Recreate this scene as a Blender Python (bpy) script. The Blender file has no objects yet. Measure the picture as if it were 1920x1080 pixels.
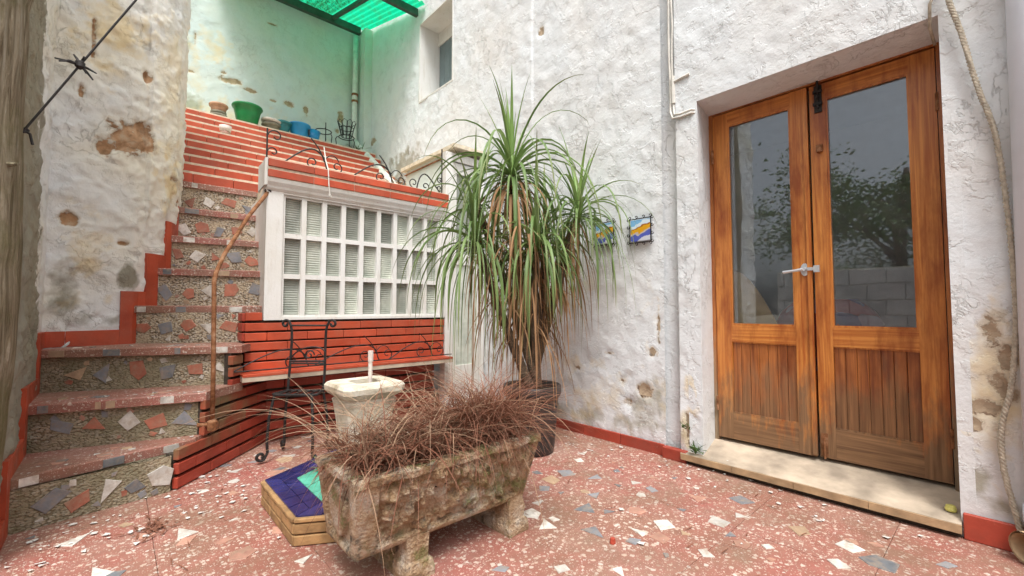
import bpy, math, random
import numpy as np
from mathutils import Vector, Matrix
random.seed(7)
R = math.radians
scene = bpy.context.scene
col = scene.collection

# ------------------------------------------------------------------ camera
cam_d = bpy.data.cameras.new('camera'); cam = bpy.data.objects.new('camera', cam_d); col.objects.link(cam)
cam_d.sensor_width = 36.0; cam_d.sensor_fit = 'HORIZONTAL'; cam_d.lens = 822.0 / 1920.0 * 36.0
cam_d.clip_start = 0.02; cam_d.clip_end = 500
cam.location = (0, 0, 0.95); cam.rotation_euler = (R(90 + 2.647), 0, R(-42.0))
scene.camera = cam
scene.render.resolution_x = 1024; scene.render.resolution_y = 576

# ------------------------------------------------------------------ sky, sun, exposure (bright overcast)
SUN_EL, SUN_AZ = R(62), R(215)           # azimuth clockwise from +Y: light from behind left of the camera
w = bpy.data.worlds.new('World'); scene.world = w; w.use_nodes = True
nt = w.node_tree; nt.nodes.clear()
sky = nt.nodes.new('ShaderNodeTexSky'); sky.sky_type = 'NISHITA'; sky.sun_disc = False
sky.sun_elevation = SUN_EL; sky.sun_rotation = SUN_AZ; sky.air_density = 1.0; sky.dust_density = 6.0; sky.ozone_density = 0.6
hs = nt.nodes.new('ShaderNodeHueSaturation'); hs.inputs['Saturation'].default_value = 0.22
bgn = nt.nodes.new('ShaderNodeBackground'); bgn.inputs['Strength'].default_value = 0.15
wo = nt.nodes.new('ShaderNodeOutputWorld')
nt.links.new(sky.outputs[0], hs.inputs['Color']); nt.links.new(hs.outputs[0], bgn.inputs['Color']); nt.links.new(bgn.outputs[0], wo.inputs['Surface'])
sl = bpy.data.lights.new('sun', 'SUN'); sl.energy = 1.5; sl.angle = R(14); sl.color = (1.0, 0.985, 0.965)
so = bpy.data.objects.new('sun', sl); col.objects.link(so)
sd = Vector((math.sin(SUN_AZ) * math.cos(SUN_EL), math.cos(SUN_AZ) * math.cos(SUN_EL), math.sin(SUN_EL)))
so.rotation_euler = (-sd).to_track_quat('-Z', 'Y').to_euler(); so.location = sd * 20
vs = scene.view_settings
vs.view_transform = 'Standard'; vs.look = 'None'; vs.gamma = 1.0; vs.use_curve_mapping = False
vs.exposure = 0.66
try:
    scene.cycles.max_bounces = 7; scene.cycles.diffuse_bounces = 4; scene.cycles.transparent_max_bounces = 12
except Exception: pass

# ------------------------------------------------------------------ node helpers
class NT:
    def __init__(s, name):
        s.m = bpy.data.materials.new(name); s.m.use_nodes = True; s.t = s.m.node_tree; s.t.nodes.clear()
        s.out = s.t.nodes.new('ShaderNodeOutputMaterial')
        s.co = None
    def n(s, typ, ins=None, **props):
        nd = s.t.nodes.new('ShaderNode' + typ)
        for k, v in props.items(): setattr(nd, k, v)
        for k, v in (ins or {}).items(): s.set(nd.inputs[k], v)
        return nd
    def set(s, sock, v):
        if isinstance(v, bpy.types.NodeSocket): s.t.links.new(v, sock)
        elif isinstance(v, (tuple, list)) and len(v) == 3 and sock.type == 'RGBA': sock.default_value = (*v, 1)
        else: sock.default_value = v
    def coord(s, scale=None):
        if s.co is None: s.co = s.n('NewGeometry').outputs['Position']   # the pieces stand still: world position keeps the grain from repeating
        if scale is None: return s.co
        return s.n('Mapping', {'Vector': s.co, 'Scale': scale}).outputs[0]
    def noise(s, sc, det=4, rough=.55, vec=None, dist=0):
        return s.n('TexNoise', {'Vector': vec if vec is not None else s.coord(), 'Scale': sc, 'Detail': det, 'Roughness': rough, 'Distortion': dist}).outputs[0]
    def ramp(s, fac, stops, interp='LINEAR'):
        nd = s.n('ValToRGB', {'Fac': fac}); cr = nd.color_ramp; cr.interpolation = interp
        while len(cr.elements) < len(stops): cr.elements.new(0.5)
        for e, (p, c) in zip(cr.elements, stops):
            e.position = p; e.color = (*c, 1) if not isinstance(c, (int, float)) else (c, c, c, 1)
        return nd.outputs[0]
    def mix(s, f, a, b, mode='MIX'):
        nd = s.n('Mix', data_type='RGBA', blend_type=mode)
        s.set(nd.inputs[0], f); s.set(nd.inputs[6], a); s.set(nd.inputs[7], b); return nd.outputs[2]
    def math(s, op, a, b=0.0, c=None):
        nd = s.n('Math', operation=op); s.set(nd.inputs[0], a); s.set(nd.inputs[1], b)
        if c is not None: s.set(nd.inputs[2], c)
        return nd.outputs[0]
    def attr(s, name): return s.n('Attribute', attribute_name=name).outputs['Fac']
    def rand(s): return s.n('ObjectInfo').outputs['Random']
    def bump(s, h, strength=.5, dist=.01, normal=None):
        i = {'Height': h, 'Strength': strength, 'Distance': dist}
        if normal is not None: i['Normal'] = normal
        return s.n('Bump', i).outputs[0]
    def bsdf(s, color, rough=.6, normal=None, metal=0, spec=.5, extra=None):
        i = {'Base Color': color, 'Roughness': rough, 'Metallic': metal, 'Specular IOR Level': spec}
        if normal is not None: i['Normal'] = normal
        i.update(extra or {})
        b = s.n('BsdfPrincipled', i); s.t.links.new(b.outputs[0], s.out.inputs[0]); return b

M = {}
def simple(name, c, rough=.6, var=.25, sc=14, bump=.25, metal=0, spec=.5, dist=.004, perobj=0.0):
    """a plain colour with mottling, fine relief and, if asked, a shift from piece to piece"""
    t = NT(name); d = tuple(x * (1 - var) for x in c); l = tuple(min(1, x * (1 + var)) for x in c)
    cc = t.ramp(t.noise(sc, 5), [(.3, d), (.7, l)])
    if perobj:
        cc = t.mix(1.0, cc, t.ramp(t.rand(), [(0, 1 - perobj), (1, 1 + perobj * .3)]), 'MULTIPLY')
    t.bsdf(cc, rough, t.bump(t.noise(sc * 6, 5), bump, dist), metal, spec); M[name] = t.m; return t.m

def plaster(name, base, warm, peelc=(.44, .34, .235), fine=1.0, grime=(.42, .38, .27)):
    t = NT(name)
    big = t.noise(1.1, 5, .6); mid = t.noise(6, 6, .6); fin = t.noise(38, 6, .65)
    c = t.mix(t.ramp(big, [(.42, 0), (.66, 1)]), base, warm)
    c = t.mix(t.math('MULTIPLY', t.ramp(mid, [(.52, 0), (.72, 1)]), .35), c, tuple(x * .72 for x in base))
    # thin flakes and hairline cracks
    crk = t.n('TexVoronoi', {'Vector': t.n('Mapping', {'Vector': t.mix(.12, t.coord(), t.n('TexNoise', {'Vector': t.coord(), 'Scale': 3.0, 'Detail': 4}).outputs[1])}).outputs[0], 'Scale': 2.4}, feature='DISTANCE_TO_EDGE').outputs[0]
    flk = t.ramp(t.noise(5.5, 7, .62), [(.53, 0), (.56, 1)])   # edges of old paint layers
    c = t.mix(t.math('MULTIPLY', flk, t.ramp(big, [(.4, 0), (.7, .28)])), c, tuple(x * .80 for x in warm))
    wr = t.math('MULTIPLY', t.ramp(t.math('ABSOLUTE', t.math('SUBTRACT', t.noise(4.5, 7, .62, None, .6), .5)), [(0, 1), (.014, 0)]), t.ramp(t.noise(2.1, 4, .6), [(.47, 0), (.58, 1)]))   # wrinkles where old coats lift
    c = t.mix(t.math('MULTIPLY', wr, .28), c, (.40, .37, .32))
    st = t.math('ADD', t.attr('stain'), t.math('MULTIPLY', t.math('SUBTRACT', mid, .5), .9))
    c = t.mix(t.ramp(st, [(.3, 0), (.75, .8)]), c, t.mix(t.noise(9, 4), grime, tuple(x * .45 for x in grime)))
    yl = t.math('ADD', t.attr('yellow'), t.math('MULTIPLY', t.math('SUBTRACT', mid, .5), 1.0))
    c = t.mix(t.ramp(yl, [(.35, 0), (.85, .75)]), c, (.74, .58, .30))
    pe = t.math('ADD', t.attr('peel'), t.math('MULTIPLY', t.math('SUBTRACT', t.noise(45, 4), .5), .8))
    pm = t.ramp(pe, [(.42, 0), (.56, 1)]); c = t.mix(t.ramp(pe, [(.18, 0), (.38, .55)]), c, (.60, .52, .40))
    pc = t.ramp(t.noise(17, 5), [(.3, tuple(x * .68 for x in peelc)), (.5, peelc), (.72, (.52, .42, .30))])
    c = t.mix(pm, c, pc)
    h = t.math('ADD', t.math('MULTIPLY', fin, .28), t.math('MULTIPLY', mid, .8))
    h = t.math('SUBTRACT', h, t.math('MULTIPLY', pm, .5)); h = t.math('ADD', h, t.math('MULTIPLY', flk, .2)); h = t.math('SUBTRACT', h, t.math('MULTIPLY', wr, .4))
    t.bsdf(c, .88, t.bump(h, .62 * fine, .02), 0, .25); M[name] = t.m; return t.m

plaster('house_plaster', (.72, .75, .76), (.73, .725, .70))
plaster('stair_plaster', (.75, .765, .76), (.76, .72, .60), (.48, .29, .16), 1.05, (.25, .22, .13))
plaster('back_plaster', (.60, .68, .655), (.64, .66, .57), (.38, .30, .18), .7, (.40, .42, .28))  # whitish plaster; the roof's green light is mixed into its base colours
def whitepaint():
    t = NT('white_paint')
    c = t.mix(t.ramp(t.noise(2.2, 6, .65), [(.4, 0), (.7, .8)]), (.75, .745, .72), (.66, .63, .56))
    c = t.mix(t.ramp(t.noise(2.0, 6, .7, t.coord((9, 9, 1.2))), [(.55, 0), (.75, .5)]), c, (.48, .43, .34))
    c = t.mix(t.ramp(t.noise(34, 5, .7), [(.66, 0), (.72, .7)]), c, (.42, .36, .28))
    t.bsdf(c, .55, t.bump(t.noise(30, 6, .7), .35, .006)); M['white_paint'] = t.m
whitepaint()
simple('cream_mortar', (.66, .58, .44), .85, .2, 25, .6)
simple('dark_mortar', (.055, .042, .03), .95, .4, 25, .8)

def redtile(name, c, dirt, amount):
    t = NT(name)
    cc = t.mix(1.0, t.ramp(t.noise(7, 5), [(.3, tuple(x * .8 for x in c)), (.7, tuple(min(1, x * 1.15) for x in c))]),
               t.ramp(t.rand(), [(0, .78), (1, 1.08)]), 'MULTIPLY')
    cc = t.mix(t.math('MULTIPLY', t.ramp(t.noise(5.5, 6, .65), [(.45, 0), (.7, 1)]), amount), cc, dirt)
    cc = t.mix(t.ramp(t.noise(60, 3), [(.68, 0), (.76, .3)]), cc, (.62, .42, .33))
    t.bsdf(cc, t.ramp(t.noise(9, 4), [(.3, .35), (.7, .65)]), t.bump(t.noise(50, 5), .3, .004), 0, .4); M[name] = t.m
redtile('red_tile', (.50, .080, .034), (.33, .13, .08), .4)
redtile('red_tile_mossy', (.36, .085, .045), (.20, .17, .09), .95)
redtile('red_tile_low', (.40, .062, .035), (.20, .07, .05), .5)

def terrazzo(name, base, base2, chipscale=62, chip=.5, dirt=.5):
    t = NT(name)
    b = t.mix(t.ramp(t.noise(1.3, 5, .6), [(.35, 0), (.65, 1)]), base, base2)
    b = t.mix(t.math('MULTIPLY', t.ramp(t.noise(14, 6, .7), [(.4, 0), (.75, 1)]), .5), b, tuple(x * .5 for x in base2))
    v = t.n('TexVoronoi', {'Vector': t.mix(.02, t.coord(), t.n('TexNoise', {'Vector': t.coord(), 'Scale': 90.0}).outputs[1]), 'Scale': chipscale})
    vd = v.outputs['Distance']; vc = v.outputs['Color']
    sep = t.n('SeparateColor', {'Color': vc}).outputs
    # chips of many sizes; some missing, some grey or brown
    size = t.math('MULTIPLY', sep[0], chip)
    m = t.ramp(t.math('SUBTRACT', size, vd), [(0.0, 0), (.05, 1)])
    cc = t.ramp(sep[1], [(0, (.66, .57, .48)), (.5, (.62, .49, .39)), (.72, (.70, .65, .58)), (.86, (.42, .30, .24)), (1, (.33, .33, .33))], 'CONSTANT')
    c = t.mix(t.math('MULTIPLY', m, .74), b, cc)
    v2 = t.n('TexVoronoi', {'Vector': t.coord(), 'Scale': chipscale * 2.6}); s2 = t.n('SeparateColor', {'Color': v2.outputs['Color']}).outputs
    m2 = t.ramp(t.math('SUBTRACT', t.math('MULTIPLY', s2[0], .42), v2.outputs['Distance']), [(0.0, 0), (.05, .7)])
    c = t.mix(m2, c, (.68, .55, .46))
    c = t.mix(t.ramp(t.noise(1.6, 7, .7), [(.45, 0), (.7, .22)]), c, (.52, .41, .34))   # dust
    dm = t.math('MULTIPLY', t.ramp(t.noise(2.3, 7, .68), [(.45, 0), (.68, 1)]), dirt)
    c = t.mix(dm, c, (.20, .135, .085))
    t.bsdf(c, t.ramp(t.noise(3.5, 5), [(.3, .42), (.7, .75)]), t.bump(t.math('ADD', t.noise(70, 4), t.math('MULTIPLY', m, .3)), .3, .004), 0, .4); M[name] = t.m
terrazzo('floor_terrazzo', (.35, .105, .085), (.30, .15, .105), 54, .54, .75)
terrazzo('tread_terrazzo', (.36, .11, .085), (.30, .16, .11), 60, .46, .72)

def pebble(name, mossy):
    t = NT(name)
    v = t.n('TexVoronoi', {'Vector': t.coord((1, 1, 1.5)), 'Scale': 75.0}); vc = t.n('SeparateColor', {'Color': v.outputs['Color']}).outputs
    pc = t.ramp(vc[0], [(0, (.42, .34, .23)), (.3, (.56, .49, .38)), (.55, (.46, .36, .25)), (.75, (.62, .57, .48)), (1, (.30, .27, .22))])
    e = t.ramp(v.outputs['Distance'], [(.45, 1), (.75, 0)])
    c = t.mix(e, (.17, .13, .085), pc)
    c = t.mix(t.ramp(t.noise(9, 5), [(.46, 0), (.64, .8)]), c, (.52, .42, .29))
    if mossy:
        c = t.mix(t.ramp(t.noise(4, 7, .7), [(.33, 0), (.58, .85)]), c, t.mix(t.noise(30, 3), (.15, .135, .07), (.29, .255, .17)))
    t.bsdf(c, .9, t.bump(t.math('ADD', e, t.noise(40, 4)), .7, .008), 0, .25); M[name] = t.m
pebble('pebble_riser', False); pebble('pebble_riser_mossy', True)

for nm, c in (('chip_white', (.70, .67, .61)), ('chip_grey', (.25, .26, .28)), ('chip_dark', (.17, .185, .20)), ('chip_tan', (.52, .36, .23)), ('chip_pink', (.50, .26, .19)), ('chip_red', (.46, .16, .10))):
    t = NT(nm)   # marble with veins, scuffed and dusted with the dirt of the bed it sits in
    cc = t.mix(1.0, t.ramp(t.noise(16, 6, .65), [(.3, tuple(x * .7 for x in c)), (.7, tuple(min(1, x * 1.2) for x in c))]), t.ramp(t.rand(), [(0, .72), (1, 1.1)]), 'MULTIPLY')
    cc = t.mix(t.ramp(t.noise(22, 7, .75), [(.46, 0), (.66, .65)]), cc, (.34, .25, .17))
    t.bsdf(cc, .6, t.bump(t.noise(70, 5), .25, .004)); M[nm] = t.m

def wood(name, light, dark, grey, wlo, whi, gsc=(60, 60, 2.2)):
    """varnished pine: grain along z, the varnish worn off to grey-brown low down"""
    t = NT(name)
    gr = t.n('TexNoise', {'Vector': t.coord(gsc), 'Scale': 1.0, 'Detail': 6, 'Roughness': .6, 'Distortion': .6}).outputs[0]
    bl = t.noise(2.0, 5, .65, t.coord((4, 4, 1)))
    c = t.mix(t.ramp(gr, [(.35, 0), (.68, 1)]), light, dark)
    c = t.mix(t.math('MULTIPLY', t.ramp(bl, [(.46, 0), (.66, 1)]), .8), c, (dark[0] * .55, dark[1] * .36, dark[2] * .4))
    z = t.n('SeparateXYZ', {'Vector': t.coord()}).outputs[2]
    wm = t.math('ADD', t.n('MapRange', {'Value': z, 'From Min': wlo, 'From Max': whi, 'To Min': 1.0, 'To Max': 0.0}).outputs[0], t.math('MULTIPLY', t.math('SUBTRACT', t.noise(3.2, 6, .7, t.coord((3, 3, .8))), .5), 1.8))
    wc = t.mix(t.ramp(gr, [(.3, 0), (.7, 1)]), grey, tuple(x * .38 for x in grey))
    c = t.mix(t.ramp(wm, [(.4, 0), (.75, .92)]), c, wc)
    t.bsdf(c, t.ramp(wm, [(.3, .3), (.7, .8)]), t.bump(gr, .25, .004), 0, .45); M[name] = t.m
wood('door_wood', (.64, .265, .062), (.36, .095, .018), (.27, .155, .078), .12, .80)
wood('door_wood_flat', (.64, .265, .062), (.36, .095, .018), (.27, .155, .078), .12, .80, (60, 2.2, 60))
wood('plank_wood', (.42, .15, .042), (.18, .05, .016), (.30, .15, .066), .22, .86)
wood('frame_wood', (.50, .20, .06), (.33, .10, .025), (.36, .27, .17), .1, 1.2)
def timber():
    t = NT('old_timber')
    g1 = t.n('TexNoise', {'Vector': t.coord((55, 55, 3.2)), 'Scale': 1.0, 'Detail': 9, 'Roughness': .72, 'Distortion': .8}).outputs[0]
    c = t.ramp(g1, [(.30, (.05, .04, .025)), (.42, (.22, .175, .11)), (.55, (.40, .34, .24)), (.72, (.56, .51, .42))])
    c = t.mix(t.ramp(t.noise(3.5, 7, .7), [(.46, 0), (.62, .75)]), c, t.mix(t.noise(60, 3), (.13, .13, .05), (.28, .26, .13)))
    t.bsdf(c, .95, t.bump(g1, 1.0, .03), 0, .15); M['old_timber'] = t.m
timber()

def glass():
    t = NT('door_glass')
    tr = t.n('BsdfTransparent', {'Color': (.95, .97, .97, 1)}); gl = t.n('BsdfGlossy', {'Color': (.80, .86, .92, 1), 'Roughness': .02, 'Normal': t.bump(t.noise(2.2, 2), .035, .02)})
    du = t.n('BsdfDiffuse', {'Color': (.5, .52, .52, 1)})
    fr = t.n('Fresnel', {'IOR': 1.55}).outputs[0]
    m1 = t.n('MixShader', {0: t.math('ADD', t.math('MULTIPLY', fr, .8), .075)}); t.t.links.new(tr.outputs[0], m1.inputs[1]); t.t.links.new(gl.outputs[0], m1.inputs[2])
    m2 = t.n('MixShader', {0: t.ramp(t.noise(5, 6, .7), [(.4, .02), (.8, .10)])}); t.t.links.new(m1.outputs[0], m2.inputs[1]); t.t.links.new(du.outputs[0], m2.inputs[2])
    t.t.links.new(m2.outputs[0], t.out.inputs[0]); M['door_glass'] = t.m
glass()
def ribglass():
    t = NT('ribbed_glass')
    c = t.mix(1.0, t.ramp(t.noise(9, 4), [(.3, (.30, .33, .28)), (.7, (.50, .52, .45))]), t.ramp(t.rand(), [(0, .55), (1, 1.35)]), 'MULTIPLY')
    t.bsdf(c, .16, None, 0, .8); M['ribbed_glass'] = t.m
ribglass()
simple('iron', (.028, .025, .024), .55, .4, 40, .4, .4)
def rust():
    t = NT('rusty_iron')
    c = t.ramp(t.noise(22, 6, .7), [(.3, (.10, .045, .02)), (.5, (.27, .115, .05)), (.7, (.40, .24, .14))])
    t.bsdf(c, .85, t.bump(t.noise(70, 5), .6, .006), .15, .3); M['rusty_iron'] = t.m
rust()
simple('zinc', (.62, .64, .66), .35, .1, 20, .1, .6)
def leafmat(name, a, b, tip, rough=.42):
    t = NT(name)
    c = t.mix(t.rand(), a, b)
    along = t.attr('along'); c = t.mix(t.ramp(along, [(.62, 0), (1, .85)]), c, tip)
    c = t.mix(t.ramp(t.noise(3, 3), [(.4, 0), (.75, .5)]), c, tuple(x * .5 for x in a))
    bs = t.n('BsdfPrincipled', {'Base Color': c, 'Roughness': rough, 'Specular IOR Level': .5})
    tl = t.n('BsdfTranslucent', {'Color': c}); ms = t.n('MixShader', {0: .25})
    t.t.links.new(bs.outputs[0], ms.inputs[1]); t.t.links.new(tl.outputs[0], ms.inputs[2]); t.t.links.new(ms.outputs[0], t.out.inputs[0]); M[name] = t.m
leafmat('palm_leaf', (.13, .22, .062), (.25, .36, .125), (.24, .22, .08), .5)
leafmat('palm_leaf_young', (.19, .32, .075), (.25, .40, .10), (.16, .26, .08), .5)
leafmat('palm_leaf_dead', (.30, .15, .065), (.46, .29, .15), (.36, .20, .11), .8)
leafmat('dry_stem', (.21, .078, .042), (.34, .155, .095), (.38, .20, .13), .8)
leafmat('dry_stem_pale', (.36, .21, .12), (.47, .33, .22), (.40, .23, .14), .8)
leafmat('dry_stem_dark', (.10, .045, .025), (.19, .10, .055), (.24, .13, .08), .85)
leafmat('weed', (.08, .16, .04), (.14, .22, .06), (.2, .2, .08), .6)
def trough():
    t = NT('trough_stone')
    c = t.ramp(t.noise(8, 7, .7), [(.30, (.15, .11, .075)), (.43, (.38, .25, .14)), (.53, (.50, .37, .25)), (.68, (.60, .53, .44))])
    gm = t.ramp(t.noise(7, 7, .72), [(.53, 0), (.63, .8)]); c = t.mix(gm, c, t.mix(t.noise(40, 3), (.10, .115, .03), (.26, .26, .10)))
    c = t.mix(t.ramp(t.noise(26, 5, .7), [(.55, 0), (.75, .7)]), c, (.60, .55, .46))
    c = t.mix(t.ramp(t.noise(13, 5, .7), [(.55, 0), (.68, .85)]), c, (.07, .06, .04))
    t.bsdf(c, .92, t.bump(t.math('ADD', t.noise(40, 8, .75), t.math('MULTIPLY', t.n('TexVoronoi', {'Vector': t.coord(), 'Scale': 90.0}).outputs[0], .5)), 1.0, .016), 0, .2); M['trough_stone'] = t.m
trough()
def marble():
    t = NT('old_marble')
    c = t.ramp(t.noise(7, 7, .7), [(.3, (.44, .36, .24)), (.5, (.66, .60, .48)), (.75, (.76, .74, .68))])
    c = t.mix(t.ramp(t.noise(13, 6, .75), [(.52, 0), (.68, .75)]), c, (.24, .20, .13))
    t.bsdf(c, .6, t.bump(t.noise(35, 6), .5, .008), 0, .4); M['old_marble'] = t.m
marble()
simple('blue_glaze', (.03, .032, .13), .18, .35, 12, .1, perobj=.3); simple('aqua_glaze', (.10, .42, .30), .2, .25, 12, .1, perobj=.25); simple('pale_glaze', (.42, .62, .53), .2, .15, 12, .1)
simple('tan_brick', (.40, .235, .10), .85, .35, 18, .7, perobj=.3)
simple('black_plastic', (.022, .021, .021), .45, .3, 12, .2); simple('green_plastic', (.012, .20, .055), .35, .2, 10, .1); simple('blue_plastic', (.03, .30, .62), .35, .12, 10, .1); simple('teal_plastic', (.03, .20, .22), .4, .3, 10, .2)
simple('terracotta', (.42, .24, .15), .85, .25, 14, .4); simple('grey_clay', (.20, .18, .13), .9, .35, 14, .5); simple('pale_pot', (.66, .58, .52), .7, .2, 20, .3)
simple('rope_fibre', (.47, .41, .32), .9, .3, 60, .8); simple('cable_sheath', (.66, .64, .58), .6, .15, 12, .2)
simple('pvc', (.66, .69, .76), .4, .06, 6, .15); simple('pvc_tan', (.56, .40, .24), .45, .15, 10, .2); simple('pipe_white', (.66, .68, .62), .55, .18, 12, .4)
simple('sill_stone', (.45, .37, .28), .8, .38, 6, .6); simple('sill_edge', (.40, .27, .15), .7, .3, 10, .5)
simple('soil', (.045, .028, .018), .95, .5, 30, 1.0, dist=.02)
simple('shutter', (.16, .205, .215), .55, .12, 10, .2); simple('room_paint', (.70, .70, .68), .9, .1, 3, .1); simple('board', (.60, .41, .19), .7, .2, 8, .3)
simple('block_face', (.66, .67, .67), .9, .15, 8, .6, perobj=.2); simple('earth', (.22, .18, .13), .95, .3, 4, .6)
simple('white_flake', (.62, .60, .56), .7, .08, 20, .2); simple('bark', (.14, .10, .065), .95, .4, 14, 1.0, dist=.02)
simple('yellow_plastic', (.62, .58, .16), .5, .2, 30, .2)
def fabric():
    t = NT('patterned_fabric'); v = t.n('TexVoronoi', {'Vector': t.coord(), 'Scale': 9.0}).outputs['Color']; s = t.n('SeparateColor', {'Color': v}).outputs[0]
    t.bsdf(t.ramp(s, [(0, (.40, .04, .05)), (.45, (.07, .07, .24)), (.7, (.45, .30, .36)), (.85, (.35, .03, .05))], 'CONSTANT'), .9); M['patterned_fabric'] = t.m
fabric()
def roofmat():
    t = NT('green_roof_sheet')
    c = t.mix(t.ramp(t.noise(7, 6, .7, t.coord((1, 1, 1))), [(.45, 0), (.7, .55)]), (.008, .52, .27), (.06, .26, .09))
    c = t.mix(t.math('MULTIPLY', t.attr('dirt'), t.ramp(t.noise(26, 5, .75), [(.42, 0), (.55, .95)])), c, (.015, .10, .03))
    tl = t.n('BsdfTranslucent', {'Color': c}); df = t.n('BsdfPrincipled', {'Base Color': c, 'Roughness': .35}); ms = t.n('MixShader', {0: .18})
    t.t.links.new(tl.outputs[0], ms.inputs[1]); t.t.links.new(df.outputs[0], ms.inputs[2]); t.t.links.new(ms.outputs[0], t.out.inputs[0]); M['green_roof_sheet'] = t.m
roofmat()
simple('beam_green', (.045, .075, .055), .6, .3, 12, .3)
def plaque(name, k):
    """painted tile: sky, orange field, blue water, all in flat glaze"""
    t = NT(name)
    t.co = t.n('TexCoord').outputs['Object']; sx = t.n('SeparateXYZ', {'Vector': t.coord()}).outputs
    zz = t.math('ADD', sx[2], t.math('MULTIPLY', t.math('SUBTRACT', t.noise(18 + k, 3), .5), .06))
    zz = t.math('ADD', zz, t.math('MULTIPLY', sx[1], .25))
    c = t.ramp(t.n('MapRange', {'Value': zz, 'From Min': -.075, 'From Max': .075}).outputs[0],
               [(0, (.62, .64, .70)), (.12, (.10, .13, .50)), (.34, (.55, .50, .46)), (.42, (.75, .38, .02)), (.62, (.35, .12, .02)), (.68, (.66, .78, .86)), (.85, (.22, .48, .75))], 'CONSTANT')
    t.bsdf(c, .25, None, 0, .5); M[name] = t.m
plaque('plaque_glaze', 0); plaque('plaque_glaze_b', 7)

# ------------------------------------------------------------------ mesh helpers
class MB:
    def __init__(s): s.v = []; s.f = []
    def add(s, vs, fs):
        o = len(s.v); s.v += [tuple(p) for p in vs]; s.f += [tuple(i + o for i in f) for f in fs]; return s
    def box(s, x0, x1, y0, y1, z0, z1):
        return s.add([(x0, y0, z0), (x1, y0, z0), (x1, y1, z0), (x0, y1, z0), (x0, y0, z1), (x1, y0, z1), (x1, y1, z1), (x0, y1, z1)],
                     [(0, 3, 2, 1), (4, 5, 6, 7), (0, 1, 5, 4), (1, 2, 6, 5), (2, 3, 7, 6), (3, 0, 4, 7)])
    def prism(s, poly, z0, z1):
        n = len(poly); a = sum(poly[i][0] * poly[(i + 1) % n][1] - poly[(i + 1) % n][0] * poly[i][1] for i in range(n))
        if a < 0: poly = poly[::-1]
        return s.add([(x, y, z0) for x, y in poly] + [(x, y, z1) for x, y in poly],
                     [tuple(range(n))[::-1], tuple(range(n, 2 * n))] + [(i, (i + 1) % n, n + (i + 1) % n, n + i) for i in range(n)])
    def rings(s, rings, cap0=True, cap1=True, closed=True):
        n = len(rings[0]); vs = [p for r in rings for p in r]; fs = []
        for k in range(len(rings) - 1):
            for i in range(n if closed else n - 1):
                j = (i + 1) % n; fs.append((k * n + i, k * n + j, (k + 1) * n + j, (k + 1) * n + i))
        if cap0: fs.append(tuple(range(n))[::-1])
        if cap1: fs.append(tuple(range((len(rings) - 1) * n, len(rings) * n)))
        return s.add(vs, fs)
    def lathe(s, cx, cy, prof, n=28, cap0=True, cap1=True):
        return s.rings([[(cx + r * math.cos(2 * math.pi * i / n), cy + r * math.sin(2 * math.pi * i / n), z) for i in range(n)] for r, z in prof], cap0, cap1)
    def tube(s, path, r, n=6, caps=True):
        path = [Vector(p) for p in path]; rs = r if isinstance(r, (list, tuple)) else [r] * len(path)
        rings = []; up = None
        for i, p in enumerate(path):
            t = (path[min(i + 1, len(path) - 1)] - path[max(i - 1, 0)])
            t = t.normalized() if t.length > 1e-9 else Vector((0, 0, 1))
            if up is None:
                up = Vector((0, 0, 1)) if abs(t.z) < .9 else Vector((1, 0, 0))
            a = t.cross(up)
            if a.length < 1e-6: a = t.cross(Vector((1, .3, 0)))
            a.normalize(); b = a.cross(t); up = b
            rings.append([p + (a * math.cos(2 * math.pi * k / n) + b * math.sin(2 * math.pi * k / n)) * rs[i] for k in range(n)])
        return s.rings(rings, caps, caps)
    def mesh(s, name, m, smooth=False):
        me = bpy.data.meshes.new(name); me.from_pydata(s.v, [], s.f); me.materials.append(M[m] if isinstance(m, str) else m)
        if smooth: me.polygons.foreach_set('use_smooth', [True] * len(me.polygons))
        me.update(); return me

def link(name, me, parent=None, loc=None, rot=None, scale=None):
    o = bpy.data.objects.new(name, me); col.objects.link(o)
    if parent is not None:
        o.parent = parent
        if 'base' in parent: o.matrix_parent_inverse = Matrix.Translation(-Vector(parent['base']))
    if loc: o.location = loc
    if rot: o.rotation_euler = rot
    if scale: o.scale = scale
    return o
def build(mb, name, m, parent=None, smooth=False): return link(name, mb.mesh(name, m, smooth), parent)
def tag(o, label, cat=None, group=None, kind=None):
    if label: o['label'] = label
    if cat: o['category'] = cat
    if group: o['group'] = group
    if kind: o['kind'] = kind
    return o
BASES = []
def thing(name, loc, label, cat, group=None):
    """an Empty at the thing's base; the parts under it are built in world coordinates"""
    o = bpy.data.objects.new(name, None); col.objects.link(o); o.location = loc; o.empty_display_size = .1
    o['base'] = [float(x) for x in loc]; BASES.append(o)
    return tag(o, label, cat, group)
def chamfer(sx, sy, sz, b):
    """a box centred on the origin with chamfered edges"""
    mb = MB(); hx, hy, hz = sx / 2, sy / 2, sz / 2
    def ring(x, y, z, c): return [(-x + c, -y, z), (x - c, -y, z), (x, -y + c, z), (x, y - c, z), (x - c, y, z), (-x + c, y, z), (-x, y - c, z), (-x, -y + c, z)]
    mb.rings([ring(hx - b, hy - b, -hz, b * .5), ring(hx, hy, -hz + b, b), ring(hx, hy, hz - b, b), ring(hx - b, hy - b, hz, b * .5)]); return mb
PIECES = {}
def piece(kind, dims, b, m):
    k = (kind, tuple(round(d, 3) for d in dims), m)
    if k not in PIECES: PIECES[k] = chamfer(*dims, b).mesh(kind, m)
    return PIECES[k]

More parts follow.
